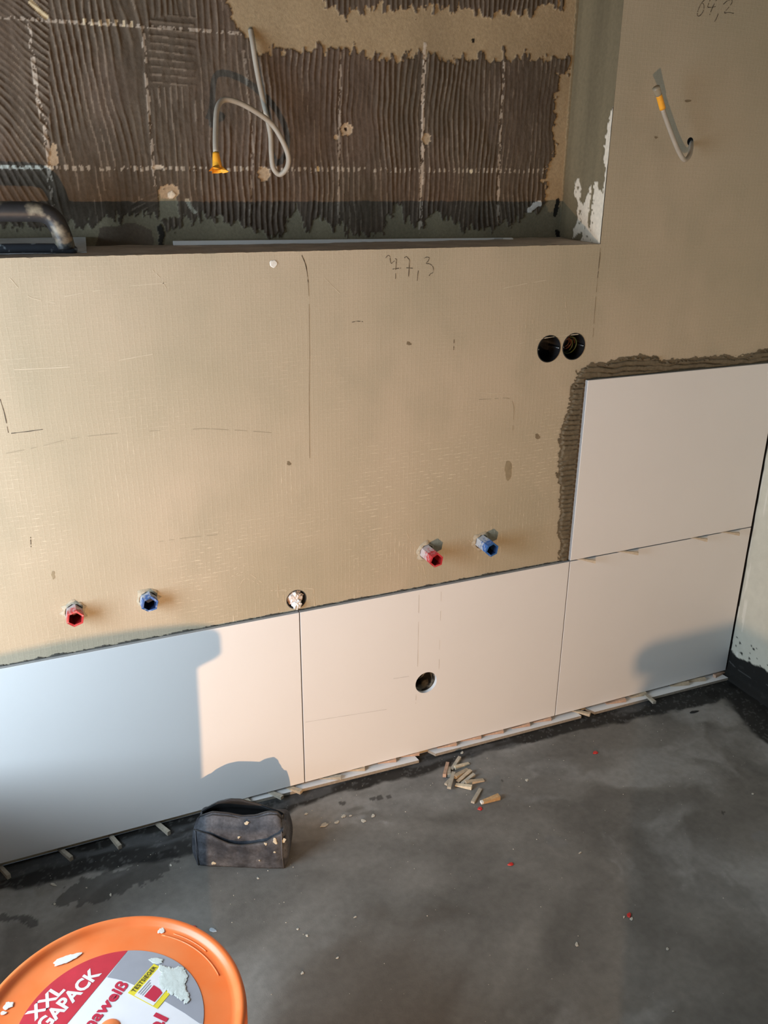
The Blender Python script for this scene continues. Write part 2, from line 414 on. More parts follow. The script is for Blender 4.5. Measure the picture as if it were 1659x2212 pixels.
# --- niche back: old combed adhesive, real relief
xs = np.concatenate([[nl, -1.0, -0.8], np.arange(-0.60, XN, 0.0021), [XN]])
zs = np.concatenate([np.arange(ZS+0.004, 1.875, 0.0021), [2.0, nt_]])
X, Z = np.meshgrid(xs, zs); Pn = np.stack([X, np.full_like(X, ND), Z], -1)
PX, PY = topx(Pn)
nA = fbm(PX/9, PY/30, 1, 4)-0.5; nB = fbm(PX/26, PY/26, 2, 4)-0.5; nC = fbm(PX/6, PY/6, 3, 3)-0.5; nD = fbm(PX/70, PY/70, 5, 4)-0.5
jx = PX+nB*26+nC*16; jy = PY+nA*52+nB*24+nC*16
beigeP = [(492, -90), (495, 40), (520, 70), (532, 88), (560, 113), (720, 104), (830, 124), (920, 120), (1010, 125), (1100, 120), (1180, 126), (1224, 118),
          (1226, 160), (1206, 165), (1202, 230), (1196, 300), (1178, 400), (1168, 470), (1163, 520), (1300, 540), (1300, -90), (1238, -90), (1226, 8), (1180, 14), (1120, 27), (1060, 30), (960, 14),
          (880, 22), (800, 14), (740, 28), (690, 4), (690, -90)]
beige = inpoly(jx, jy, beigeP)
lowP = [(-90, 560), (-90, 478), (100, 486), (185, 490), (215, 478), (280, 470), (345, 470), (360, 498), (405, 478), (430, 472), (480, 468), (530, 488), (600, 505), (628, 480), (640, 440), (655, 470),
        (668, 500), (690, 472), (740, 500), (790, 508), (830, 490), (850, 446), (862, 434), (874, 470), (895, 484), (925, 470), (940, 452), (955, 475), (1000, 492), (1060, 494), (1110, 476), (1150, 458), (1190, 456), (1240, 450), (1240, 560)]
expo = inpoly(PX+nC*14+nB*12, PY+nA*60+nC*16, lowP)
expo |= inpoly(PX, PY+40*nA, lowP) & (fbm(PX/5, PY/8, 6, 3) > 0.62)
expo |= inpoly(PX+nC*10, PY+nC*12, [(344, 408), (380, 404), (386, 470), (342, 474)])
adh = ~(beige | expo)
# combing
ridge_l = sstep(330, 230, PX)
slant = np.where(PX < 110, 0.30+0.0016*(PY-200), 0.06)*sstep(420, 300, PX)
warp = (fbm(X*7, Z*7, 11, 3)-0.5)*0.030 + (fbm(X*30, Z*12, 12, 3)-0.5)*0.006
diag = 0.55*(Z-1.45)+(Z-1.6)**2*0.5
ph = np.where(PX < 105, (X*0.85+Z*0.75+(Z-1.55)**2*1.2+warp)/0.0135, (X+0.10*ridge_l*(Z-1.4)+warp*0.8)/0.0122)
hcomb = inpoly(PX+nC*10, PY+nC*10, [(322, 35), (420, 35), (424, 185), (322, 190)])
ph = np.where(hcomb, (Z+warp*0.4)/0.013, ph)
diag2 = inpoly(PX+nC*10, PY+nC*10, [(215, 490), (335, 410), (345, 470), (320, 510), (250, 500)])
ph = np.where(diag2, (Z-0.45*X+warp*0.4)/0.010, ph)
c = 0.5+0.5*np.cos(2*math.pi*ph)
amp = 0.45+0.9*fbm(X*14, Z*9, 21, 3)
smear = sstep(0.50, 0.68, fbm(X*6, Z*5, 22, 3))*0.65
prof = (c**4.5)*amp*(1-smear)*(0.35+1.1*sstep(0.35, 0.6, fbm(X*22, Z*5, 25, 3)))
y = ND - np.where(adh, 0.0020+0.0026*prof+(fbm(X*110, Z*45, 23, 4)-0.5)*0.0030, (fbm(X*50, Z*50, 24, 3)-0.5)*0.0012)
brown = np.array([0.108, 0.084, 0.060]); brown2 = np.array([0.125, 0.090, 0.066]); dark = np.array([0.085, 0.068, 0.05])
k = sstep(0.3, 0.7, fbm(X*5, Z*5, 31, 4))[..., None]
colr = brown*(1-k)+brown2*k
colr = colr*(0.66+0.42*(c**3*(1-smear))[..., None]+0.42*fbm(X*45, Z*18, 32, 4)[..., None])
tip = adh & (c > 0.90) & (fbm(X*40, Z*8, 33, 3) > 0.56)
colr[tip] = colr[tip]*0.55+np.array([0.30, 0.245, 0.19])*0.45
kb = fbm(X*10, Z*6, 34, 4)[..., None]
colr = np.where(beige[..., None], np.array([0.40, 0.305, 0.185])*(0.78+0.42*kb), colr)
colr = np.where(expo[..., None], np.array([0.285, 0.255, 0.175])*(0.70+0.55*fbm(X*12, Z*9, 35, 4)[..., None]), colr)
br = inpoly(PX+nB*20, PY+nB*20, [(215, 492), (290, 482), (330, 500), (330, 545), (200, 548)])
colr[br] = np.array([0.17, 0.135, 0.10])*(0.8+0.4*fbm(X*20, Z*20, 36, 3)[br][:, None])
# old joint lines of the removed tiles
def joint(pts, w, strength, seed, dashy=0.45):
    d = segdist(PX+(nC*3), PY+nC*3, pts); msk = (d < w*(0.6+0.8*fbm(PX/14, PY/14, seed, 3))) & (fbm(PX/5, PY/11, seed+3, 3) > dashy)
    s = strength
    colr[msk] = colr[msk]*(1-s)+np.array([0.58, 0.50, 0.41])*s
    y[msk] -= 0.0008
joint([(62, 55), (72, 140), (80, 210), (95, 270), (104, 330), (112, 440)], 5.0, 0.65, 41, 0.44)
joint([(308, 60), (318, 200), (326, 290), (334, 400)], 3.5, 0.5, 43, 0.46)
joint([(735, 110), (732, 300), (731, 470)], 2.2, 0.45, 45, 0.45)
joint([(918, 95), (912, 200), (913, 300), (909, 400), (908, 500)], 3.5, 0.85, 47, 0.36)
joint([(1088, 135), (1082, 240), (1078, 330), (1074, 480)], 2.6, 0.6, 49, 0.44)
joint([(528, 110), (535, 200), (545, 300), (540, 480)], 2.5, 0.3, 51, 0.45)
joint([(0, 38), (150, 48), (320, 58), (520, 72)], 3.5, 0.55, 53, 0.46)
hj = (np.abs(PY-(362+0.006*PX)+nC*6) < 5) & adh & (PX < 1190) & (c > 0.62-0.25*(fbm(PX/50, PY/50, 55, 2) > 0.5)+0.25*(PX > 640)) & (fbm(PX/9, PY/9, 56, 2) > 0.42)
colr[hj] = colr[hj]*0.45+np.array([0.62, 0.55, 0.45])*0.55
hs = (np.abs(PY-(360+0.006*PX)) < 4) & (PX < 115) & (fbm(PX/7, PY/5, 57, 2) > 0.42); colr[hs] = (0.7, 0.66, 0.56)
for q0, q1 in ((180, 290), ):
    for kx in range(7):
        cx = 182+kx*17; mm = (np.abs(PX-cx) < 3.2) & (np.abs(PY-(48+0.035*(cx-180))) < 7); colr[mm] = (0.62, 0.53, 0.37)
mm = segdist(PX+nC*5, PY+nC*5, [(66, 5), (80, 18), (100, 38)]) < 5.5; colr[mm] = (0.56, 0.46, 0.29)
# bare beige spots
def spot(cx, cy, rx, ry, col, seed, raise_=0.0):
    dd = ((PX-cx)/rx)**2+((PY-cy)/ry)**2+(fbm(PX/6, PY/6, seed, 3)-0.5)*1.6
    mk = dd < 1; colr[mk] = np.array(col)*(0.85+0.3*fbm(PX[mk]/4, PY[mk]/4, seed+1, 2)[:, None]); y[mk] = ND-raise_
bare = (0.47, 0.36, 0.24)
mk = inpoly(PX+nC*6, PY+nC*6, [(112, 308), (120, 312), (128, 355), (118, 358), (103, 358)]); colr[mk] = bare; y[mk] = ND-0.001
spot(365, 415, 22, 15, bare, 61); spot(370, 421, 9, 8, (0.85, 0.78, 0.64), 62, 0.003); spot(568, 376, 14, 15, bare, 63); spot(748, 280, 13, 15, (0.52, 0.40, 0.27), 64)
spot(747, 279, 3, 3, (0.03, 0.02, 0.02), 65, -0.004); spot(920, 300, 9, 11, (0.46, 0.36, 0.24), 66); spot(1017, 370, 4, 4, (0.75, 0.68, 0.5), 67, 0.002)
spot(725, 297, 6, 6, bare, 68); spot(340, 362, 12, 5, (0.55, 0.48, 0.38), 69); spot(687, 365, 3, 6, (0.7, 0.62, 0.42), 70); spot(1022, 88, 3, 5, (0.02, 0.015, 0.01), 71)
mk = segdist(PX+nC*5, PY+nC*3, [(1143, 454), (1152, 444), (1163, 440)]) < 6; colr[mk] = (0.80, 0.78, 0.74); y[mk] = ND-0.004
mk = segdist(PX+nC*4, PY+nC*3, [(403, 432), (412, 448), (420, 458)]) < 4; colr[mk] = (0.40, 0.38, 0.30)
mk = segdist(PX+nC*8, PY+nC*6, [(345, 490), (350, 505), (346, 530)]) < 6; colr[mk] = (0.04, 0.036, 0.03); y[mk] = ND-0.003
# dark sealing tape up the right corner
tape = (PX+nC*1.5 > 1209+(520-PY)*0.0); tape = PX+nC*2 > (1208 + (512-PY)*0.072)
colr[tape] = np.array([0.25, 0.205, 0.125])*(0.85+0.3*fbm(X*30, Z*6, 72, 3)[tape][:, None]); y[tape] = ND-0.001
mk = segdist(PX+nC*5, PY+nC*5, [(1205, 432), (1199, 465)]) < 4; colr[mk] = (0.02, 0.018, 0.015)
mk = segdist(PX+nC*5, PY+nC*5, [(1204, 500), (1206, 512)]) < 4; colr[mk] = (0.02, 0.018, 0.015)
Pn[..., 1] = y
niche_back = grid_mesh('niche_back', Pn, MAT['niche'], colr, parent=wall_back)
niche_back['label'] = 'niche rear face under old combed brown tile adhesive'

# --- niche reveal on the right (y 0..ND at x = XN) with peeled white filler
ys = np.linspace(0, ND, 70); zs2 = np.concatenate([np.arange(ZS, 1.9, 0.0035), [nt_]])
Yg, Zg = np.meshgrid(ys, zs2); Pr = np.stack([np.full_like(Yg, XN), Yg, Zg], -1); RX, RY = topx(Pr)
rn = fbm(RX/5, RY/9, 81, 4)-0.5; rn2 = fbm(RX/5, RY/9, 82, 4)-0.5
band = 0.93+0.07*np.tanh(6*np.sin(Yg*60+0.6))*sstep(0.02, 0.05, Yg)*(0.4+fbm(Yg*3, Zg*4, 87, 2))
rc = np.array([0.225, 0.178, 0.105])*(0.82+0.30*fbm(Yg*40, Zg*5, 83, 4)[..., None])*band[..., None]
wh = np.zeros(RX.shape, bool)
for poly in ([(1242, 388), (1252, 385), (1256, 410), (1253, 432), (1264, 446), (1260, 472), (1248, 476), (1249, 440), (1241, 420)],
             [(1259, 474), (1264, 440), (1272, 410), (1280, 397), (1292, 392), (1293, 413), (1304, 414), (1312, 404), (1304, 530), (1272, 530), (1252, 524), (1258, 503), (1247, 508), (1236, 512), (1241, 490), (1247, 474)],
             [(1303, 420), (1309, 362), (1305, 352), (1309, 290), (1320, 245), (1329, 225), (1333, 170), (1338, 130), (1342, 80), (1356, 40), (1356, 180), (1334, 330), (1322, 420)]):
    wh |= inpoly(RX+rn*9, RY+rn2*16, poly)
wh &= ~((fbm(RX/4, RY/7, 84, 3) > 0.70) & (RX < 1285))
wh &= ~(segdist(RX+rn*6, RY, [(1281, 398), (1276, 450), (1272, 490)]) < 2.2)
rc[wh] = np.array([0.80, 0.70, 0.56])*(0.92+0.12*fbm(RX/8, RY/8, 85, 3)[wh][:, None])
Pr[..., 0] = XN - np.where(wh, 0.0016, 0.0) + (fbm(Yg*60, Zg*20, 86, 3)-0.5)*0.0012
reveal = grid_mesh('niche_side', Pr, MAT['reveal'], rc, parent=wall_back)
reveal['label'] = 'grey green niche reveal with peeled white filler at its foot'

# --- sill of the niche, a little uneven
sx = np.concatenate([[nl, -0.9], np.arange(-0.62, XN+0.004, 0.006)]); sy = np.linspace(-0.0012, ND+0.004, 30)
Xg, Yg = np.meshgrid(sx, sy)
Zs = ZS+0.006*np.clip(Yg/ND, 0, 1)+(fbm(Xg*25, Yg*25, 91, 4)-0.5)*0.004*sstep(0, 0.02, Yg)+(fbm(Xg*80, Yg*9, 92, 2)-0.5)*0.003*sstep(0.01, 0.0, Yg)
scol = np.array([0.56, 0.47, 0.385])*(0.7+0.6*fbm(Xg*18, Yg*30, 93, 4)[..., None])
ed = (Yg < 0.008) & (fbm(Xg*40, Yg*40, 94, 3) > 0.48); scol[ed] = (0.55, 0.48, 0.37)
sill = grid_mesh('niche_sill', np.stack([Xg, Yg, Zs], -1), MAT['reveal'], scol, parent=wall_back)
flat_poly('niche_top', [[(nl, 0), (XN, 0), (XN, ND), (nl, ND)]], lambda a, b: (a, b, nt_), MAT['plaster'], wall_back)
flat_poly('niche_side', [[(0, ZS), (ND, ZS), (ND, nt_), (0, nt_)]], lambda a, b: (nl, a, b), MAT['plaster'], wall_back)

# --- floor
fx = np.concatenate([[WALL_L, -1.2], np.arange(-0.95, XR, 0.0042), [XR]]); fy = np.concatenate([[YB, -2.4, -1.7], np.arange(-1.25, 0.0, 0.0042), [0.0]])
Xg, Yg = np.meshgrid(fx, fy); Pf = np.stack([Xg, Yg, np.zeros_like(Xg)], -1); FX, FY = topx(Pf)
cl = fbm(Xg*2.2, Yg*2.6, 101, 5); cl2 = fbm(Xg*8+cl*4, Yg*9+cl*3, 102, 6); fine = fbm(Xg*70, Yg*70, 103, 3)
fc = (np.array([0.150, 0.143, 0.130])*(1-sstep(0.42, 0.68, cl)[..., None]) + np.array([0.200, 0.197, 0.187])*sstep(0.42, 0.68, cl)[..., None])*(0.52+0.96*cl2[..., None])
dust = sstep(0.50, 0.74, fbm(Xg*5+cl*3, Yg*7+cl2*1.5, 104, 7))[..., None]; fc = fc*(1-dust*0.55)+np.array([0.31, 0.31, 0.30])*dust*0.55
be = np.array([(-2.1, -0.085), (-0.7131, -0.088), (-0.5231, -0.098), (-0.3251, -0.125), (-0.0426, -0.080), (0.0558, -0.0698), (0.3666, -0.0723), (0.5711, -0.0614), (0.6883, -0.0652), (0.9406, -0.0874), (1.1753, -0.1098), (1.40, -0.12)])
edge = np.interp(Xg, be[:, 0], be[:, 1]) + (fbm(Xg*14, Yg*30, 105, 4)-0.5)*0.05*(0.4+fbm(Xg*3, Yg*3, 106, 2))
redge = np.interp(Yg, [-3, -0.33, -0.15, 0], [1.10, 1.235, 1.28, 1.30]) + (fbm(Xg*20, Yg*14, 107, 4)-0.5)*0.05
bit = np.maximum(sstep(-0.008, 0.006, Yg-edge), sstep(-0.01, 0.01, Xg-redge))
speck = (fbm(Xg*140, Yg*140, 108, 2) > 0.70)
bc = np.array([0.016, 0.016, 0.015])*(0.6+0.9*fbm(Xg*30, Yg*30, 109, 4)[..., None])
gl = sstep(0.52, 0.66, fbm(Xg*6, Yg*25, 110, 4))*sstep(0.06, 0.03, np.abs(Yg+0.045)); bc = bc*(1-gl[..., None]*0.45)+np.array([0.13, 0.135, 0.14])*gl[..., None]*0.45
bc[speck] = bc[speck]*0.6+0.05
fc = fc*(1-bit[..., None])+bc*bit[..., None]
damp = inpoly(FX+(cl2-0.5)*50, FY+(fine-0.5)*26+(cl2-0.5)*40, [(120, 1955), (165, 1915), (270, 1875), (330, 1845), (372, 1834), (385, 1850), (345, 1880), (270, 1920), (190, 1955), (140, 1965)])
damp2 = inpoly(FX+(cl2-0.5)*30, FY+(fine-0.5)*16, [(-80, 1975), (0, 1974), (60, 1978), (92, 1985), (85, 2005), (40, 1990), (-60, 2000)])
for mk, s in ((damp, 0.42), (damp2, 0.40)):
    fc[mk] *= s
for (px_, py_, r_) in ((1540, 1500, 16), (1590, 1478, 14), (1561, 1755, 6), (820, 1722, 9), (805, 1724, 7), (840, 1720, 7), (740, 1735, 8), (1085, 1686, 4)):
    fc[(((FX-px_)/r_)**2+((FY-py_)/(r_*0.6))**2+(fine-0.5)*1.5) < 1] *= 0.35
for pts, w_ in (([(1400, 1836), (1425, 1845), (1448, 1865)], 3), ([(1565, 1880), (1580, 1900), (1612, 1922)], 3), ([(995, 1770), (1000, 1790)], 3), ([(1073, 2160), (1081, 2195)], 4), ([(870, 1940), (895, 1930)], 5), ([(1370, 1880), (1398, 1890)], 4)):
    mk = segdist(FX+(fine-0.5)*5, FY, pts) < w_; fc[mk] = fc[mk]*0.6+np.array([0.17, 0.165, 0.155])*0.4
brn_shade = sstep(1.25, 0.55, np.hypot((FX-800)/260, (FY-2190)/190)+(cl2-0.5)*1.3)[..., None]; fc = fc*(1-brn_shade*0.55)+np.array([0.105, 0.085, 0.068])*brn_shade*0.55  # brownish shade beside the pail, put into the floor colour
mk = (((FX-1642)/22)**2+((FY-1806)/14)**2+(cl2-0.5)*2.0) < 1; fc[mk] = fc[mk]*0.5+0.09
mk = (((FX-1200)/26)**2+((FY-1818)/12)**2+(fine-0.5)*2.0) < 1; fc[mk] = fc[mk]*0.65+0.05
Pf[..., 2] = (fbm(Xg*3, Yg*3, 120, 3)-0.5)*0.0016*sstep(0, -0.05, Yg) - 0.0006
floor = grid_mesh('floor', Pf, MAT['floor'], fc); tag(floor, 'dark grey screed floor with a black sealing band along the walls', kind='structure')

# --- right wall with ragged black bitumen foot and a coved edge
ry = np.concatenate([[YB, -1.5], np.arange(-0.75, -0.024, 0.004), np.arange(-0.023, 0.0005, 0.001)]); rz = np.concatenate([np.arange(0, 0.26, 0.003), np.arange(0.26, 1.1, 0.02), [CEIL]])
Yg, Zg = np.meshgrid(ry, rz)
edge = 0.088-0.12*(Yg+0.02)*0.35+(fbm(Yg*22, Zg*22, 130, 4)-0.5)*0.05
blk = sstep(0.002, -0.002, Zg-edge)
spl = (fbm(Yg*70, Zg*70, 131, 3) > 0.74) & (Zg < edge+0.05)
wc = np.array([0.60, 0.59, 0.50])*(0.88+0.2*fbm(Yg*7, Zg*5, 132, 5)[..., None])
wsp = (fbm(Yg*70, Zg*14, 135, 3) > 0.68) & (Yg > -0.045); wc[wsp] = (0.68, 0.665, 0.585)
gap_shade = Yg > -0.0150+(fbm(Zg*20, Zg*0, 136, 3)-0.5)*0.002  # darkness of the corner gap, painted black onto the pale wall
wc = wc*(1-blk[..., None])+np.array([0.012, 0.012, 0.011])*blk[..., None]; wc[spl] = (0.02, 0.02, 0.018)
lin = np.abs(Zg-(0.055+0.012*np.sin(Yg*20))-0.02*(Yg)) < 0.0018; lin &= fbm(Yg*40, Zg*40, 133, 2) > 0.5; wc[lin] = wc[lin]*0.5+0.06
wc[gap_shade & (Zg < 1.12)] = (0.012, 0.011, 0.010)
xw = XR - blk*0.002 - 0.018*sstep(0.03, 0.0, Zg)**2 + (fbm(Yg*25, Zg*25, 134, 3)-0.5)*0.0015
wall_right = grid_mesh('wall_right', np.stack([xw, Yg, Zg], -1), MAT['right'], wc); tag(wall_right, 'pale plastered side wall with a black bitumen foot', kind='structure')

wl = flat_poly('wall_left', [[(YB, 0), (0, 0), (0, CEIL), (YB, CEIL)], [(WIN_Y0, WIN_Z0), (WIN_Y1, WIN_Z0), (WIN_Y1, WIN_Z1), (WIN_Y0, WIN_Z1)]], lambda a, b: (WALL_L, a, b), MAT['plaster'])
tag(wl, 'plain plastered wall with the window', kind='structure')
wf = flat_poly('wall_front', [[(WALL_L, 0), (XR, 0), (XR, CEIL), (WALL_L, CEIL)]], lambda a, b: (a, YB, b), MAT['plaster']); tag(wf, 'plain plastered wall behind the viewer', kind='structure')
ce = flat_poly('ceiling', [[(WALL_L, YB), (XR, YB), (XR, 0), (WALL_L, 0)]], lambda a, b: (a, b, CEIL), MAT['ceiling']); tag(ce, 'plain plaster ceiling', kind='structure')
win = bevel_box('window_1', WALL_L-0.14, WALL_L-0.0, WIN_Y0-0.01, WIN_Y1+0.01, WIN_Z0-0.03, WIN_Z0, 0.004, mat('window_sill_stone', (0.6, 0.6, 0.58, 1), 0.4)); tag(win, 'window opening with a pale sill', kind='structure')
frm = mat('window_frame_white', (0.8, 0.8, 0.8, 1), 0.4)
for (a0, a1, b0, b1) in ((WIN_Y0, WIN_Y0+0.06, WIN_Z0, WIN_Z1), (WIN_Y1-0.06, WIN_Y1, WIN_Z0, WIN_Z1), (WIN_Y0, WIN_Y1, WIN_Z0, WIN_Z0+0.06), (WIN_Y0, WIN_Y1, WIN_Z1-0.06, WIN_Z1)):
    bevel_box('window_frame', WALL_L-0.12, WALL_L-0.06, a0, a1, b0, b1, 0.004, frm, win)

# ------------------------------------------------------------------ wall tiles (parts of the back wall)
def tile(x0, x1, z0, z1, hole=None):
    loops = [[(x0, z0), (x1, z0), (x1, z1), (x0, z1)]]
    if hole: loops.append(circle(hole[0], hole[1], hole[2], 56))
    b = 0.0007; pts = [p for l in loops for p in l]; n = len(pts)
    inner = [(x0+b, z0+b), (x1-b, z0+b), (x1-b, z1-b), (x0+b, z1-b)]
    face = [inner] + loops[1:]; fp = [p for l in face for p in l]
    tri = tessellate_polygon([[Vector((a, c_, 0)) for a, c_ in l] for l in face])
    V = [(a, YT, c_) for a, c_ in fp] + [(a, YT+b, c_) for a, c_ in pts] + [(a, -0.004, c_) for a, c_ in pts]
    F = [tuple(t) for t in tri]; mi = [0]*len(F)
    for i in range(4):
        j = (i+1) % 4
        F.append((i, j, n+j, n+i)); mi.append(0); F.append((n+i, n+j, 2*n+j, 2*n+i)); mi.append(1)
    if hole:
        for i in range(56):
            a, c_ = 4+i, 4+(i+1) % 56
            F.append((a, c_, 2*n+c_, 2*n+a)); mi.append(0)
    F.append((2*n, 2*n+1, 2*n+2, 2*n+3) if not hole else (2*n, 2*n+1, 2*n+2, 2*n+3)); mi.append(1)
    if hole: F.pop(); mi.pop()
    o = pymesh('tile', V, F, [MAT['glaze'], MAT['tile_body']], wall_back, mi=mi)
    return fix_normals(o)
ZT = ZB+TH
t_left = tile(-TG-TW, -TG/2, ZB, ZT)
t_mid = tile(TG/2, TW-TG/2, ZB, ZT, (SOCK[0], SOCK[1], SR)); t_mid['label'] = 'white tile with a round cut-out'
t_right = tile(TW+TG/2, XT, ZB, ZT)
t_up = tile(TW+TG/2, XT, ZT+TG, ZT+TG+TH); t_up['label'] = 'upper white tile framed by wet adhesive'
tile(WALL_L+0.01, -2*TG-TW, ZB, ZT)
# adhesive seen along the top of the lower tiles
gx = np.arange(-1.0, TW, 0.003); gz = np.arange(ZT-0.006, ZT+0.010, 0.0012); Xg, Zg = np.meshgrid(gx, gz)
top = ZT+0.0005+(fbm(Xg*60, Xg*0, 140, 3)-0.35)*0.007
yy = -0.0035*sstep(0.0005, -0.001, Zg-top)-0.0002
grid_mesh('adhesive_edge', np.stack([Xg, yy, Zg], -1), MAT['dark_adhesive'], keep=Zg < top+0.0008, parent=wall_back)
flat_poly('joint_backing', [[(-0.005, ZB), (0.005, ZB), (0.005, ZT-0.002), (-0.005, ZT-0.002)]], lambda a, b: (a, -0.0042, b), MAT['dark_adhesive'], wall_back)
flat_poly('joint_backing', [[(TW-0.005, ZB), (TW+0.005, ZB), (TW+0.005, ZT), (TW-0.005, ZT)]], lambda a, b: (a, -0.0042, b), MAT['dark_adhesive'], wall_back)
flat_poly('joint_backing', [[(TW+0.001, ZT-0.004), (XT, ZT-0.004), (XT, ZT+0.006), (TW+0.001, ZT+0.006)]], lambda a, b: (a, -0.0042, b), MAT['dark_adhesive'], wall_back)
flat_poly('joint_backing', [[(XT-0.004, 0.0), (XR-0.0005, 0.0), (XR-0.0005, ZT+TG+TH), (XT-0.004, ZT+TG+TH)]], lambda a, b: (a, -0.003, b), MAT['chip_dark'], wall_back)
# wet combed adhesive bed around the upper tile
bx0, bx1, bz0, bz1 = 0.66, XR, ZT-0.002, 1.10
gx = np.arange(bx0, bx1, 0.0022); gz = np.arange(bz0, bz1, 0.0011); Xg, Zg = np.meshgrid(gx, gz)
BX, BY = topx(np.stack([Xg, np.zeros_like(Xg), Zg], -1))
n1 = fbm(BX/11, BY/7, 151, 4)-0.5; n2 = fbm(BX/11, BY/9, 152, 4)-0.5; n3 = fbm(BX/4, BY/4, 153, 2)-0.5
bedP = [(1244, 806), (1256, 796), (1268, 786), (1300, 784), (1330, 776), (1384, 764), (1390, 770), (1418, 766), (1422, 778), (1470, 776), (1520, 770), (1568, 766), (1585, 772), (1620, 764), (1640, 757), (1700, 742), (1700, 1250),
        (1215, 1216), (1204, 1208), (1208, 1175), (1202, 1140), (1206, 1110), (1208, 1060), (1202, 1020), (1206, 985), (1205, 935), (1216, 910), (1228, 872), (1230, 840)]
inb = inpoly(BX+n1*14+n3*5, BY+n2*14+n3*5, bedP)
under = (Xg > TW+0.012) & (Zg < ZT+TG+TH-0.010)
keep = inb & ~under
wz = (fbm(Xg*18, Zg*7, 154, 3)-0.5)*0.012
c2 = 0.5+0.5*np.cos(2*math.pi*(Zg+wz+0.05*(Xg-0.7))/0.0130)
gv = sstep(0.30, 0.02, c2)*(0.35+1.0*sstep(0.3, 0.55, fbm(Xg*14, Zg*30, 157, 3)))
dep = 0.0062-0.0052*np.minimum(gv, 1)+(fbm(Xg*40, Zg*60, 155, 3)-0.5)*0.0016+(fbm(Xg*130, Zg*130, 156, 2)-0.5)*0.0012
intile = (Xg > TW-0.003) & (Zg < ZT+TG+TH+0.002)
dep = np.where(intile, 0.003, dep)
edgef = inpoly(BX+n1*14+n3*5+7, BY+n2*14+n3*5, bedP) & inpoly(BX+n1*14+n3*5-7, BY+n2*14+n3*5, bedP) & inpoly(BX+n1*14+n3*5, BY+n2*14+n3*5-6, bedP)
dep = np.where(edgef, dep, np.minimum(dep, 0.0012))
bed = grid_mesh('adhesive_bed', np.stack([Xg, -dep, Zg], -1), MAT['adhesive'], keep=keep, parent=wall_back)
bed['label'] = 'wet combed grey brown adhesive around the upper tile'

flat_poly('wall_backing', [[(WALL_L, 0), (XR+0.03, 0), (XR+0.03, CEIL), (WALL_L, CEIL)]], lambda a, b: (a, 0.26, b), MAT['dark_adhesive'], wall_back)  # unseen dark panel added to block sky light through the wall holes
# marks on the wall
wallpt = lambda x, y: onY(x, y, -0.0004)
NW = (0, -1, 0)
strokes('pencil_number', [[(a/7.54+780, b/7.54+540) for a, b in p] for p in (
    [(400, 130), (437, 90), (468, 105), (474, 160), (482, 205), (497, 218), (520, 195), (548, 178)], [(552, 146), (575, 148), (573, 200), (566, 300), (562, 470)], [(512, 312), (560, 305), (650, 295)],
    [(705, 130), (735, 108), (760, 130), (790, 170), (785, 250), (774, 432)], [(735, 290), (790, 294), (842, 298)], [(934, 335), (924, 400), (915, 500)],
    [(1028, 132), (1075, 118), (1110, 130), (1095, 175), (1060, 220), (1110, 225), (1160, 260), (1178, 310), (1168, 370), (1135, 385), (1105, 422)])], wallpt, 0.0013, NW, MAT['pencil'], wall_back, 0.06)['label'] = 'pencilled 77,3'
strokes('pencil_number', [[(a/3.26+1150, b/3.26) for a, b in p] for p in (
    [(1215, -4), (1190, 25), (1168, 70), (1162, 108), (1180, 110), (1205, 75), (1208, 35), (1195, 22)], [(1252, 0), (1240, 30), (1236, 50), (1262, 52), (1290, 46)], [(1296, 0), (1270, 50), (1248, 105)], [(1312, 90), (1298, 125), (1284, 152)],
    [(1345, 30), (1375, 5), (1402, -2), (1405, 20), (1380, 55), (1352, 90), (1385, 88), (1418, 94)])], wallpt, 0.0014, NW, MAT['pencil'], wall_back, 0.08)['label'] = 'pencilled 64,2'
strokes('pencil_line', [[(650, 545), (662, 580), (667, 640), (669, 760)], [(669, 760), (668, 860), (669, 990)], [(1297, 535), (1290, 610), (1285, 670), (1281, 728)]], wallpt, 0.0011, NW, MAT['pencil_faint'], wall_back, 0.15)
strokes('pencil_line', [[(652, 552), (661, 575), (666, 610)], [(17, 937), (60, 932), (109, 925)], [(0, 862), (10, 895), (18, 935)], [(760, 696), (772, 694), (786, 695)], [(66, 1160), (67, 1182)], [(981, 733), (980, 756)], [(1297, 545), (1291, 600)]], wallpt, 0.0013, NW, MAT['pencil'], wall_back, 0.2)
strokes('pencil_line', [[(0, 982), (80, 966), (170, 945), (300, 933), (440, 926)], [(440, 926), (520, 930), (600, 936)], [(330, 1172), (400, 1162), (470, 1155)], [(1008, 865), (1060, 862), (1106, 866), (1108, 930)]], wallpt, 0.0012, NW, MAT['pencil_ghost'], wall_back, 0.4)
sc = [[(0, 800), (180, 790), (330, 765)], [(140, 640), (260, 620), (380, 610)], [(320, 575), (345, 600), (360, 625)], [(1030, 640), (1100, 620), (1180, 605)], [(1110, 745), (1180, 730), (1250, 722)], [(980, 840), (1060, 850), (1090, 848)], [(505, 1228), (530, 1222), (570, 1230)], [(500, 1245), (530, 1236), (565, 1258)],
      [(515, 1270), (530, 1250), (560, 1262)], [(600, 1262), (602, 1320)], [(612, 1260), (612, 1325)], [(608, 1274), (640, 1270), (676, 1272)], [(677, 1272), (680, 1315)], [(585, 1276), (620, 1276)], [(878, 1150), (890, 1180), (902, 1215), (906, 1240)], [(912, 1215), (920, 1250)], [(1168, 1165), (1190, 1190)], [(1120, 700), (1120, 730)], [(1136, 690), (1136, 722)], [(1150, 690), (1150, 716)],
      [(1190, 700), (1190, 720)], [(1220, 640), (1225, 690)], [(20, 600), (60, 640), (120, 655)], [(700, 600), (740, 640)], [(1010, 1165), (1030, 1180)]]
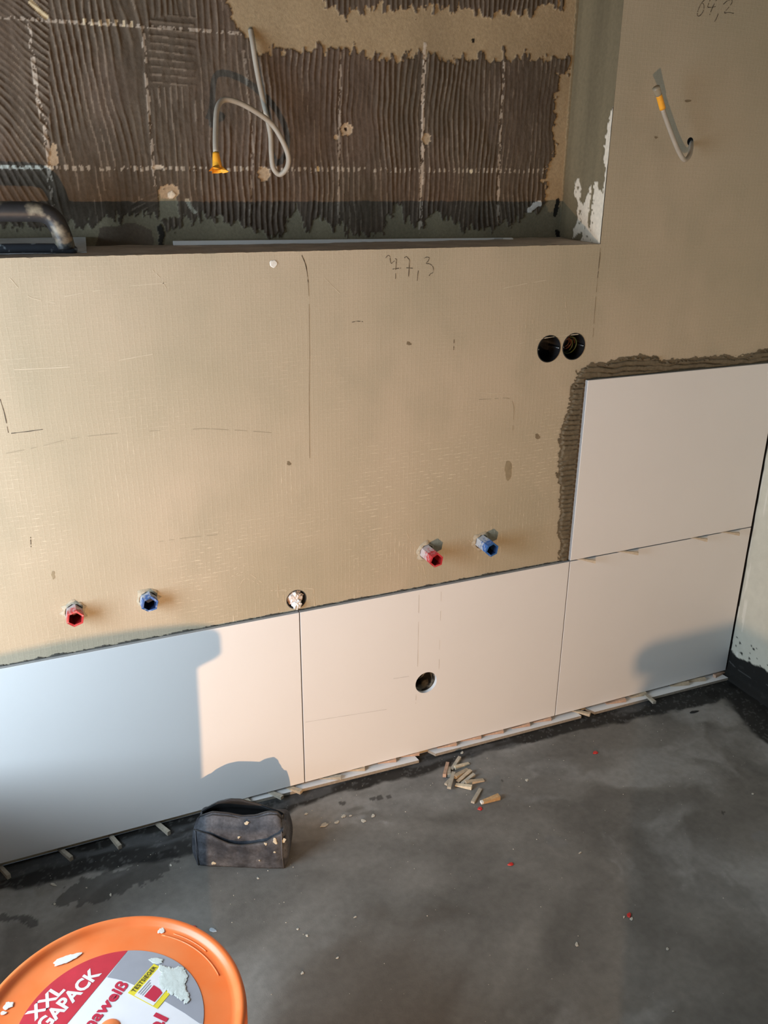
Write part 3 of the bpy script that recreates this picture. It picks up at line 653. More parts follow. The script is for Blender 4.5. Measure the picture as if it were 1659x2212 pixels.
strokes('scratch_marks', sc, wallpt, 0.0014, NW, MAT['scratch'], wall_back, 0.4)['kind'] = 'stuff'
for (cx, cy, rx, ry, mm, rg) in ((1098, 1016, 8, 20, 'stain_soft', 0.25), (1161, 943, 5, 6, 'stain', 0.35), (883, 742, 5, 4, 'stain', 0.4), (624, 1001, 4, 5, 'stain', 0.4), (115, 1242, 4, 8, 'stain_soft', 0.4), (1486, 218, 8, 2.5, 'stain', 0.3), (1417, 297, 3, 3, 'stain', 0.3)):
    blob('wall_stain', cx, cy, rx, ry, wallpt, MAT[mm], wall_back, rg)
fs = blob('filler_spot', 591, 570, 8, 9, wallpt, MAT['white'], wall_back, 0.15, thick=0.001, nrm=NW); fs['label'] = 'small white filler dab on the beige wall'
tilept = lambda x, y: onY(x, y, YT-0.0003)
strokes('pencil_line', [[(905, 1285), (902, 1440)], [(953, 1278), (948, 1445)], [(899, 1500), (898, 1520)], [(660, 1560), (760, 1544), (850, 1530)], [(850, 1466), (884, 1461)]], tilept, 0.0009, NW, MAT['pencil_tile'], t_mid, 0.25)

# ------------------------------------------------------------------ things in and on the wall
def ring_on_wall(cx, cz, r, y0, depth, th, m, name, parent, n=40, floor_=True):
    """Cup let into the wall along +y."""
    prof = [(r-th, y0), (r, y0), (r, y0+depth)] + ([(0.0001, y0+depth)] if floor_ else [])
    inner = [(r-th, y0), (r-th, y0+depth-th), (0.0001, y0+depth-th)]
    V = []; F = []
    for pr_ in (prof, inner):
        b0 = len(V)
        for rr, yv in pr_:
            for j in range(n):
                a = 2*math.pi*j/n; V.append((cx+rr*math.cos(a), yv, cz+rr*math.sin(a)))
        for k in range(len(pr_)-1):
            for j in range(n): F.append((b0+k*n+j, b0+k*n+(j+1) % n, b0+(k+1)*n+(j+1) % n, b0+(k+1)*n+j))
    return pymesh(name, V, F, m, parent, smooth=False)
WIRES = {'brown': mat('wire_brown', (0.09, 0.035, 0.02, 1), 0.4), 'green': mat('wire_green', (0.09, 0.12, 0.035, 1), 0.4), 'red': mat('wire_rust', (0.13, 0.045, 0.025, 1), 0.4), 'blue': mat('wire_blue', (0.03, 0.06, 0.2, 1), 0.4), 'orange': mat('conduit_orange', (0.75, 0.33, 0.06, 1), 0.5), 'grey': mat('wire_grey', (0.13, 0.12, 0.11, 1), 0.5)}
def flush_box(c, label, wires):
    o = empty('flush_box', (c[0], 0, c[1])); tag(o, label, 'socket box', 'flush boxes in the beige wall')
    ring_on_wall(0, 0, FR-0.0003, -0.0008, 0.047, 0.0016, MAT['black_plastic'], 'cup', o)
    for a in (0.0, math.pi):
        tube('screw_post', [(math.cos(a)*0.0285, 0.002, 0.0), (math.cos(a)*0.0285, 0.042, 0.0)], 0.0026, MAT['black_plastic'], o, 8)
        tube('screw', [(math.cos(a)*0.0285, 0.0005, 0.0), (math.cos(a)*0.0285, 0.004, 0.0)], 0.0014, mat('screw_steel', (0.5, 0.5, 0.5, 1), 0.3, 1.0), o, 8)
    for (col, r0, yb, x0, z0, a0, a1) in wires:
        p = [(x0+r0*math.cos(a), yb-0.006*math.sin(a*0.7), z0+r0*math.sin(a)) for a in np.linspace(a0, a1, 24)]
        tube('wire', p, 0.0014, WIRES[col], o, 8)
    return o
flush_box(FBOX[0], 'left black flush box of the pair, open and empty', [])
flush_box(FBOX[1], 'right black flush box of the pair, with coiled wires inside', [('brown', 0.010, 0.030, -0.004, 0.004, -1.2, 4.6), ('red', 0.013, 0.026, -0.003, 0.003, -2.2, 3.8), ('green', 0.021, 0.020, 0.0, 0.0, -1.9, 1.7), ('green', 0.018, 0.030, -0.001, -0.002, -2.6, 1.2), ('brown', 0.020, 0.026, 0.0, 0.001, 0.1, 2.2), ('red', 0.0165, 0.036, -0.002, 0.002, -1.8, 2.6)])
# plaster lip round the pair
pl = []
o = empty('socket_box', (SOCK[0], 0, SOCK[1])); tag(o, 'round black box seen through the hole in the middle tile', 'socket box')
ring_on_wall(0, 0, SR+0.0012, 0.0, 0.05, 0.002, MAT['dusty_black'], 'cup', o)
for rr, yb in ((0.010, 0.030), (0.014, 0.026), (0.0175, 0.022)):
    tube('conduit_ring', [(-0.006+rr*math.cos(a), yb, 0.010+rr*math.sin(a)) for a in np.linspace(-3.4, 0.9, 20)], 0.0016, MAT['dusty_black'], o, 8)
tube('conduit', [(-0.017, 0.006, 0.012), (-0.013, 0.018, 0.010), (-0.010, 0.03, 0.006)], 0.0030, WIRES['orange'], o, 8)
tube('conduit', [(-0.026, 0.003, -0.002), (-0.023, 0.012, -0.003)], 0.0025, WIRES['orange'], o, 8)
# drain stuffed with crumpled film
o = empty('drain_outlet', (DRAIN[0], 0, DRAIN[1])); tag(o, 'round drain hole in the beige wall stuffed with crumpled white film', 'drain')
ring_on_wall(0, 0, DR, 0.0, 0.07, 0.0018, mat('drain_pipe_grey', (0.05, 0.05, 0.05, 1), 0.6), 'pipe', o)
def crumple(name, c, r, sq, m, parent, seed):
    bm = bmesh.new(); bmesh.ops.create_icosphere(bm, subdivisions=4, radius=1.0)
    for v in bm.verts:
        p = np.array(v.co); a = np.arctan2(p[1], p[0]); b_ = p[2]
        f = 1+0.42*(abs(fbm(p[0]*2.1+7+seed, p[1]*2.1+p[2]*1.7, seed, 3)-0.5)*2) - 0.35*fbm(p[0]*4+9, p[2]*4+p[1]*2, seed+5, 2)
        v.co = Vector((c[0]+p[0]*r*sq[0]*f, c[1]+p[1]*r*sq[1]*f, c[2]+p[2]*r*sq[2]*f))
    me = bpy.data.meshes.new(name); bm.to_mesh(me); bm.free(); return link(name, me, m, parent)
film = mat('crumpled_film', (0.80, 0.72, 0.68, 1), 0.35, color2=(0.62, 0.42, 0.33, 1), c2scale=40, c2lo=0.5, c2hi=0.65)
film2 = mat('crumpled_film_white', (0.82, 0.81, 0.80, 1), 0.35)
crumple('film_plug', (-0.002, 0.010, 0.004), 0.0225, (1, 0.7, 0.9), film, o, 3)
crumple('film_tail', (0.000, -0.001, -0.011), 0.0135, (0.9, 0.8, 1.0), film2, o, 9)

# pipe stubs: hexagonal construction plugs
def hex_stub(base, L, col, label, seed):
    o = empty('pipe_plug', base); tag(o, label, 'pipe plug', 'water pipe plugs in the beige wall')
    n = 6; R, r = 0.0185, 0.0140; V = []; F = []
    ylev = np.concatenate([np.linspace(0.0, -L, 7)])
    for k, yv in enumerate(ylev):
        for j in range(n):
            a = 2*math.pi*j/n+0.3; jit = 0.0012*(fbm(np.array([j*1.7+k*0.9]), np.array([seed*3.1]), seed, 2)[0]-0.5)*2
            V.append(((R+jit)*math.cos(a), yv-(0.002*math.sin(j*2.3+seed) if k == 6 else 0), (R+jit)*math.sin(a)))
    for k in range(6):
        for j in range(n): F.append((k*n+j, k*n+(j+1) % n, (k+1)*n+(j+1) % n, (k+1)*n+j))
    b0 = len(V)
    for yv in (-L, -L+0.004, -0.002):
        for j in range(n):
            a = 2*math.pi*j/n+0.3; V.append((r*math.cos(a), yv-(0.002*math.sin(j*2.3+seed) if yv == -L else 0), r*math.sin(a)))
    for j in range(n): F.append((6*n+j, 6*n+(j+1) % n, b0+(j+1) % n, b0+j))
    for k in range(2):
        for j in range(n): F.append((b0+k*n+j, b0+k*n+(j+1) % n, b0+(k+1)*n+(j+1) % n, b0+(k+1)*n+j))
    F.append(tuple(b0+2*n+j for j in range(n)))
    dusty = {'red': (0.56, 0.47, 0.46, 1), 'blue': (0.50, 0.52, 0.55, 1)}[col]
    m = bpy.data.materials.new('plug_'+col); m.use_nodes = True; nt = m.node_tree; b = nt.nodes['Principled BSDF']; b.inputs['Roughness'].default_value = 0.45
    tc = nt.nodes.new('ShaderNodeTexCoord'); sp = nt.nodes.new('ShaderNodeSeparateXYZ'); nt.links.new(tc.outputs['Object'], sp.inputs[0])
    nz = nt.nodes.new('ShaderNodeTexNoise'); nz.inputs['Scale'].default_value = 130; nz.inputs['Detail'].default_value = 5; nt.links.new(tc.outputs['Object'], nz.inputs['Vector'])
    ad = nt.nodes.new('ShaderNodeMath'); ad.operation = 'MULTIPLY_ADD'; ad.inputs[1].default_value = 0.10; nt.links.new(nz.outputs['Fac'], ad.inputs[0]); nt.links.new(sp.outputs[1], ad.inputs[2])
    mr = nt.nodes.new('ShaderNodeMapRange'); mr.inputs[1].default_value = -L*0.62+0.050-0.012; mr.inputs[2].default_value = -L*0.62+0.050+0.014; nt.links.new(ad.outputs[0], mr.inputs[0])
    mx = nt.nodes.new('ShaderNodeMix'); mx.data_type = 'RGBA'; mx.inputs[6].default_value = {'red': (0.50, 0.035, 0.045, 1), 'blue': (0.03, 0.12, 0.36, 1)}[col]; mx.inputs[7].default_value = dusty
    nt.links.new(mr.outputs[0], mx.inputs[0]); nt.links.new(mx.outputs[2], b.inputs['Base Color'])
    dk = mat('plug_inside_'+col, {'red': (0.25, 0.006, 0.008, 1), 'blue': (0.010, 0.03, 0.10, 1)}[col], 0.5)
    nf = len(F); mi = [0]*(36+6)+[1]*(nf-42)
    fix_normals(pymesh('sleeve', V, F, [m, dk], o, mi=mi))
    # ragged plaster collar
    V = []; F = []; K = 22; rnd = random.Random(seed)
    for j in range(K):
        a = 2*math.pi*j/K; ro = 0.0215+0.009*rnd.random()**2; h = 0.002+0.004*rnd.random()
        V += [(0.0185*math.cos(a), -h-0.001, 0.0185*math.sin(a)), ((ro+0.0185)/2*math.cos(a), -h, (ro+0.0185)/2*math.sin(a)), (ro*math.cos(a), -0.0003, ro*math.sin(a))]
    for j in range(K):
        for q in range(2):
            a, b_ = 3*j+q, 3*((j+1) % K)+q; F.append((a, b_, b_+1, a+1))
    pymesh('plaster_collar', V, F, MAT['collar'], o, smooth=True)
    return o
MAT['collar'] = mat('plaster_collar', (0.44, 0.38, 0.28, 1), 0.85, noise=0.2, nscale=200, bump=0.5, bscale=400)
hex_stub((-0.4849, 0, 0.5965), 0.036, 'red', 'red hexagonal pipe plug at far left above the left tile', 1)
hex_stub((-0.3346, 0, 0.5965), 0.030, 'blue', 'blue hexagonal pipe plug right of the far left red one', 2)
hex_stub((0.3295, 0, 0.5965), 0.058, 'red', 'red hexagonal pipe plug above the middle tile', 3)
hex_stub((0.4825, 0, 0.5985), 0.057, 'blue', 'blue hexagonal pipe plug above the middle tile, right of the red one', 4)

# cables
def cable(pts, Yw, label, cap_from, cap_n, tip):
    P = [onY(x, y, Yw-d) for x, y, d in pts]
    c_ = catmull(P, 8); base = c_[0]
    o = empty('cable', tuple(base)); tag(o, label, 'cable')
    L = [p-base for p in c_]
    k = len(L)-cap_n
    tube('sheath', L[:k+1], 0.0052, MAT['cable'], o, 12)
    cp = np.array(L[k:]); m_ = len(cp)
    if tip == 'flare':
        rad = np.linspace(0.0062, 0.0098, m_)
        cp_o = tube('orange_cap', cp, rad, MAT['orange_tape'], o, 12)
        d = cp[-1]-cp[-2]; d /= np.linalg.norm(d)
        V = []; F = []; a = np.cross(d, [0, 1, 0]); a /= np.linalg.norm(a); b_ = np.cross(d, a); K = 14; rnd = random.Random(5)
        for j in range(K):
            t = 2*math.pi*j/K; e = cp[-1]-d*0.004
            rr = 0.011+0.012*rnd.random(); V += [e+0.0085*(math.cos(t)*a+math.sin(t)*b_), e+rr*(math.cos(t)*a+math.sin(t)*b_)+d*(0.006+0.006*rnd.random())]
        for j in range(K): F.append((2*j, 2*((j+1) % K), 2*((j+1) % K)+1, 2*j+1))
        pymesh('torn_end', V, F, MAT['orange_tape'], cp_o)
    else:
        h = m_//2+1
        cp_o = tube('orange_cap', cp[:h], 0.0068, MAT['orange_tape'], o, 12)
        tube('clear_tip', cp[h-1:], np.linspace(0.0072, 0.0084, len(cp[h-1:])), MAT['clear_tip'], o, 12)
    return o
cable([(541, 64, 0.0), (546, 95, 0.014), (552, 135, 0.02), (562, 188, 0.028), (574, 242, 0.036), (584, 290, 0.04), (586, 330, 0.042), (590, 362, 0.042), (604, 377, 0.043), (619, 364, 0.055), (623, 340, 0.070), (611, 306, 0.075),
       (585, 266, 0.072), (542, 235, 0.080), (505, 218, 0.082), (481, 217, 0.085), (469, 236, 0.10), (466, 278, 0.125), (466, 325, 0.15), (470, 364, 0.16)], ND,
      'looped grey cable with an orange taped end hanging in the niche', 0, 8, 'flare')
cable([(1493, 306, -0.01), (1493, 318, 0.012), (1489, 336, 0.026), (1478, 345, 0.034), (1464, 322, 0.036), (1448, 282, 0.040), (1433, 240, 0.044), (1424, 208, 0.048), (1417, 189, 0.0515)], 0.0,
      'short grey cable with an orange cap sticking out of the right wall face', 0, 16, 'clear')

# ------------------------------------------------------------------ things on the sill
a = onZ(374, 522, ZS+0.013); b = onZ(1108, 517.5, ZS+0.013)
A = np.array([onY(374, 522.5, 0.142)[0], 0.142, ZS+0.0105]); B = np.array([onY(1108, 517, 0.138)[0], 0.138, ZS+0.0105])
A = onY(374, 525, 0.146); B = onY(1108, 517.5, 0.142)
o = empty('profile_rod', (A[0], 0.144, A[2])); tag(o, 'thin white plastic rod lying along the niche sill', 'rod')
def rod(name, p, q, hw, hh, m, bev):
    p = np.array(p)-np.array([A[0], 0.144, A[2]]); q = np.array(q)-np.array([A[0], 0.144, A[2]])
    bm = bmesh.new(); bmesh.ops.create_cube(bm, size=1.0); L = np.linalg.norm(q-p); d = Vector(q-p).normalized()
    bmesh.ops.scale(bm, vec=(L, hw*2, hh*2), verts=bm.verts); bmesh.ops.bevel(bm, geom=list(bm.edges), offset=bev, segments=3, affect='EDGES', profile=0.5)
    rot_ = Vector((1, 0, 0)).rotation_difference(d).to_matrix().to_4x4(); rot_.translation = Vector((p+q)/2); bmesh.ops.transform(bm, matrix=rot_, verts=bm.verts)
    me = bpy.data.meshes.new(name); bm.to_mesh(me); bm.free(); return link(name, me, m, o)
wp = mat('white_plastic', (0.90, 0.92, 0.93, 1), 0.35); wp2 = mat('white_plastic_end', (0.60, 0.63, 0.64, 1), 0.2)
D = B-A
rod('rod_bar', A, A+D*0.935, 0.0045, 0.0044, wp, 0.0012)
rod('rod_sleeve', A+D*0.933, A+D*0.962, 0.0050, 0.0048, wp2, 0.0008)
rod('rod_end', A+D*0.960, B, 0.0046, 0.0046, wp, 0.0040)

# plasterer's float with an arched handle at the left end of the sill
o = empty('hand_float', (-0.44, 0.08, ZS+0.006)); tag(o, 'plastering float with worn black arched handle at left end of sill', 'float')
org = np.array([-0.44, 0.08, ZS+0.006])
bl = mat('blade_steel', (0.74, 0.80, 0.84, 1), 0.4, 0.1, noise=0.18, nscale=25, bump=0.1, bscale=100)
f0 = onY(186, 545, 0.060)[0]; zf = ZS+0.012
V, F = [], []
pf = [onY(-330, 570, 0.055), onY(187, 544, 0.055), onY(185, 512, 0.150), onY(-330, 512, 0.150)]
pf[0][2] = pf[1][2]; pf[3][2] = pf[2][2]
for q in pf: V.append(q-org)
nrm = np.cross(pf[1]-pf[0], pf[3]-pf[0]); nrm /= np.linalg.norm(nrm)
for q in pf: V.append(q-org-nrm*0.0025)
blade = pymesh('blade', V, [(0, 1, 2, 3), (7, 6, 5, 4), (0, 4, 5, 1), (1, 5, 6, 2), (2, 6, 7, 3), (3, 7, 4, 0)], bl, o)
blk = mat('worn_black_handle', (0.028, 0.028, 0.030, 1), 0.5, color2=(0.34, 0.30, 0.22, 1), c2scale=26, c2lo=0.54, c2hi=0.70, noise=0.2, nscale=90)
yh = 0.052
hp = [onY(x, y, yh)-org for x, y in ((-180, 535), (-178, 500), (-160, 470), (-120, 459), (-40, 457), (40, 457), (88, 459), (112, 470), (127, 492), (136, 515), (142, 538))]
tube('handle', catmull(hp, 6), 0.0175, blk, o, 16)
bar = [onY(x, y, yh-0.002)-org for x, y in ((-230, 545), (-100, 541), (0, 537), (100, 536), (150, 538), (167, 541))]
tube('handle_bar', catmull(bar, 4), np.concatenate([np.full(17, 0.0085), np.linspace(0.0088, 0.0045, 4)]), mat('handle_bar_black', (0.03, 0.035, 0.045, 1), 0.45, color2=(0.42, 0.46, 0.50, 1), c2scale=55, c2lo=0.58, c2hi=0.68), o, 12)

# ------------------------------------------------------------------ loose tile strips on the floor
def strip_(p0, p1, label):
    z0, z1 = 0.0, 0.009
    A_ = onZ(*p0, z1); B_ = onZ(*p1, z1); o = empty('tile_strip', ((A_[0]+B_[0])/2, -0.01, 0)); tag(o, label, 'tile strip', 'cut tile strips under the tiles')
    ox = (A_[0]+B_[0])/2
    yb = 0.0 - 0.004
    pts = [(A_[0]-ox, A_[1]+0.01), (B_[0]-ox, B_[1]+0.01), (B_[0]-ox-0.004, yb+0.01), (A_[0]-ox-0.012, yb+0.01)]
    V = [(x, y_, z1) for x, y_ in pts]+[(x, y_, 0.0005) for x, y_ in pts]
    F = [(0, 1, 2, 3), (7, 6, 5, 4), (0, 4, 5, 1), (1, 5, 6, 2), (2, 6, 7, 3), (3, 7, 4, 0)]
    fix_normals(pymesh('glazed_slab', V, F, [MAT['glaze'], mat('strip_body', (0.34, 0.30, 0.25, 1), 0.8, noise=0.2, nscale=200)], o, mi=[0, 1, 1, 1, 1, 1]))
    return o
strip_((524, 1736), (905, 1642), 'white cut tile strip lying under the left joint, nearest the pouch')
strip_((941, 1628), (1256, 1546), 'white cut tile strip lying under the middle tile and right joint')
strip_((1285, 1538), (1573, 1464), 'white cut tile strip under the right tile, ending in the room corner')

# ------------------------------------------------------------------ tiling wedges
def wedge(thin, thick, z, m, label, width=0.0095, h=0.0085, ext=0.0, group='tiling wedges', h0=0.0012, upright=False, zt=0.0, wt=None):
    """thin / thick: world xy of both ends; lies on height z."""
    A_ = np.array([thin[0], thin[1], 0]); B_ = np.array([thick[0], thick[1], 0]); d = B_-A_; L = np.linalg.norm(d); d /= L; s = np.array([-d[1], d[0], 0])
    A_ = A_-d*ext; L += ext; o_ = B_
    w0 = (wt if wt else width)/2; w1 = width/2; V = []
    for (t, hh, ww) in ((0, h0, w0), (0.45, (h0+h)/2*0.97, (w0+w1)/2), (1.0, h, w1)):
        p = A_+d*L*t-o_; zz = zt*(1-t)
        V += [p-s*ww+[0, 0, zz], p+s*ww+[0, 0, zz], p+s*ww*0.96+[0, 0, hh+zz], p-s*ww*0.96+[0, 0, hh+zz]]
    F = [(0, 3, 2, 1), (8, 9, 10, 11)]
    for k in range(2):
        for j in range(4): F.append((k*4+j, k*4+(j+1) % 4, (k+1)*4+(j+1) % 4, (k+1)*4+j))
    o = pymesh('tiling_wedge', V, F, m); o.location = (o_[0], o_[1], z+0.0004)
    fix_normals(o); tag(o, label, 'wedge', group); return o
G1 = 'wedges under the tiles'; OUT = np.array([0, 0.0035, 0])
ordn = ['first', 'second', 'third', 'fourth', 'fifth', 'sixth']
for i, (t, k) in enumerate((((0, 1868), (19, 1891)), ((133, 1832), (154, 1852)), ((240, 1802), (259, 1827)), ((341, 1775), (365, 1797)))):
    th_ = onZ(*k, 0.010); tn = onZ(*t, 0.012)
    d_ = th_-tn; tn = th_ - d_/np.linalg.norm(d_)*0.058
    wedge(tn, th_, 0.0, MAT['wood_grey'], f'pale wooden wedge under the left tile, {ordn[i]} from the photo left edge', 0.0085, 0.011, 0.0, G1, h0=0.008)
sw = [((526, 1722), (538, 1735), 'wood_grey'), ((581, 1710), (609, 1723), 'wood_grey'), ((620, 1699), (650, 1711), 'wood'), ((700, 1679), (736, 1679), 'wood_grey'), ((757, 1662), (787, 1660), 'wood'), ((824, 1645), (854, 1641), 'wood_pink'), ((874, 1631), (904, 1627), 'wood_pink')]
for i, (t, k, mm) in enumerate(sw):
    wedge(onZ(*t, 0.009)-OUT, onZ(*k, 0.011)-OUT, 0.009, MAT[mm], f'small wooden wedge on the left tile strip, {(ordn+["seventh"])[i]} counting from the pouch', 0.0105, 0.0090, 0.012, G1, h0=0.002)
sw = [((950, 1612), (984, 1606), 'wood_pink'), ((1000, 1597), (1037, 1591), 'wood_pink'), ((1049, 1585), (1085, 1579), 'wood_pink'), ((1110, 1570), (1142, 1564), 'wood_pink'), ((1157, 1557), (1188, 1552), 'wood_pink'), ((1240, 1535), (1273, 1544), 'wood')]
for i, (t, k, mm) in enumerate(sw):
    wedge(onZ(*t, 0.009)-OUT, onZ(*k, 0.011)-OUT, 0.009, MAT[mm], f'small wooden wedge on the middle tile strip, {ordn[i]} from its left end', 0.0105, 0.0090, 0.010, G1, h0=0.002)
sw = [((1312, 1518), (1349, 1512), 'wood_pink'), ((1364, 1504), (1393, 1498), 'wood'), ((1392, 1500), (1412, 1518), 'wood_grey'), ((1450, 1480), (1486, 1476), 'wood'), ((1486, 1471), (1521, 1467), 'wood'), ((1560, 1452), (1541, 1461), 'wood_pink')]
for i, (t, k, mm) in enumerate(sw):
    wedge(onZ(*t, 0.009)-OUT, onZ(*k, 0.011)-OUT, 0.009, MAT[mm], f'small wooden wedge on the right tile strip, {ordn[i]} from its left end', 0.0105, 0.0090, 0.008, G1, h0=0.002)
wedge(onZ(1264, 1531, 0.0), onZ(1282, 1527, 0.006), 0.0, MAT['wood_pink'], 'small wooden wedge in the gap between middle and right tile strips', 0.008, 0.008, 0.0, G1)
# wedges in the horizontal joint
for i, (t, k) in enumerate((((1256, 1207), (1286, 1216)), ((1345, 1189), (1379, 1193)), ((1500, 1160), (1528, 1166)), ((1566, 1148), (1597, 1155)))):
    A_ = onY(*t, YT); B_ = onY(*k, YT-0.020); zc = ZT+TG/2; o_ = np.array([A_[0], YT, zc])
    d = B_-A_; d[2] = -0.004; L = np.linalg.norm(d); d /= L; s = np.cross(d, [0, 0, 1]); s /= np.linalg.norm(s); V = []
    for (tt, hh) in ((-0.35, 0.0016), (0.0, 0.0022), (1.0, 0.0090)):
        p = d*L*tt
        p[2] = p[2] if tt > 0 else 0.0
        V += [p-s*0.0035-[0, 0, hh*0.5], p+s*0.0035-[0, 0, hh*0.5], p+s*0.0035+[0, 0, hh*0.5], p-s*0.0035+[0, 0, hh*0.5]]
    F = [(0, 3, 2, 1), (8, 9, 10, 11)]
    for kk in range(2):
        for j in range(4): F.append((kk*4+j, kk*4+(j+1) % 4, (kk+1)*4+(j+1) % 4, (kk+1)*4+j))
    o = pymesh('tiling_wedge', V, F, MAT['wood_joint'] if 'wood_joint' in MAT else MAT['wood']); o.location = tuple(o_); fix_normals(o)
    tag(o, f'thin pale wedge in the joint below the upper tile, {ordn[i]} from the left', 'wedge', 'wedges in the horizontal joint')
# the loose pile
pile = [((967, 1646), (960, 1677), 'wood_pink', 0, 'reddish wooden wedge at the left end of the loose pile', 0.009, 0.011),
        ((969, 1656), (970, 1676), 'wood_grey', 0, 'upright grey wooden wedge second from the left in the loose pile', 0.010, 0.010),
        ((975, 1662), (993, 1638), 'wood_grey', 0, 'grey wooden wedge pointing down left at the far top of the loose pile', 0.009, 0.010),
        ((1013, 1648), (982, 1659), 'wood_pale', 0, 'long yellowish wooden wedge at the upper right of the loose pile', 0.009, 0.009),
        ((1011, 1661), (983, 1680), 'wood', 0, 'thick tan wooden wedge in the middle of the loose pile', 0.011, 0.011),
        ((988, 1688), (1017, 1667), 'wood', 0, 'straight wooden wedge in the middle of the pile, below the thick tan one', 0.010, 0.010),
        ((998, 1692), (1024, 1675), 'wood_grey', 0, 'grey wooden wedge right of the straight one in the loose pile', 0.009, 0.010),
        ((1045, 1684), (1006, 1692), 'wood', 0, 'wooden wedge at the right side of the pile pointing right', 0.010, 0.010),
        ((984, 1694), (1019, 1702), 'wood_pale', 0, 'pale cream wooden wedge lying across the front of the pile', 0.010, 0.010),
        ((974, 1681), (963, 1694), 'wood_grey', 0, 'short grey wooden wedge half under another at the left of the pile', 0.008, 0.006),
        ((980, 1667), (970, 1702), 'wood_grey', 0.0065, 'flat grey wooden wedge lying on top at the left front of the pile', 0.010, 0.007),
        ((1038, 1703), (1021, 1733), 'wood_grey', 0, 'grey wooden wedge lying alone in front of the pile', 0.009, 0.006),
        ]
for t, k, mm, zz, lab, wd, hh in pile:
    wedge(onZ(*t, zz+0.003), onZ(*k, zz+0.004), zz, MAT[mm], lab, wd, hh, group='loose pile of wedges on the floor', h0=0.003)
bigw = wedge(onZ(1043, 1732, 0.004), onZ(1078, 1722, 0.004), 0.0, MAT['wood_tan'], 'largest tan wooden wedge with a whitened tip, in front of the pile', 0.014, 0.011, group='loose pile of wedges on the floor', h0=0.006, wt=0.010)
e0, e1 = onZ(1037, 1734, 0.004), onZ(1043, 1732, 0.004); dd = (e1-e0); 
cap_ = bevel_box('white_tip', -0.006, 0.0015, -0.0048, 0.0048, 0.0, 0.0063, 0.001, MAT['white'], bigw)
dv = onZ(1078, 1722, 0.004)-onZ(1043, 1732, 0.004); cap_.rotation_euler = (0, 0, math.atan2(dv[1], dv[0])); cap_.location = tuple(Vector(e1-np.array([*bigw.location[:2], e1[2]]))); cap_['label'] = 'whitened tip'

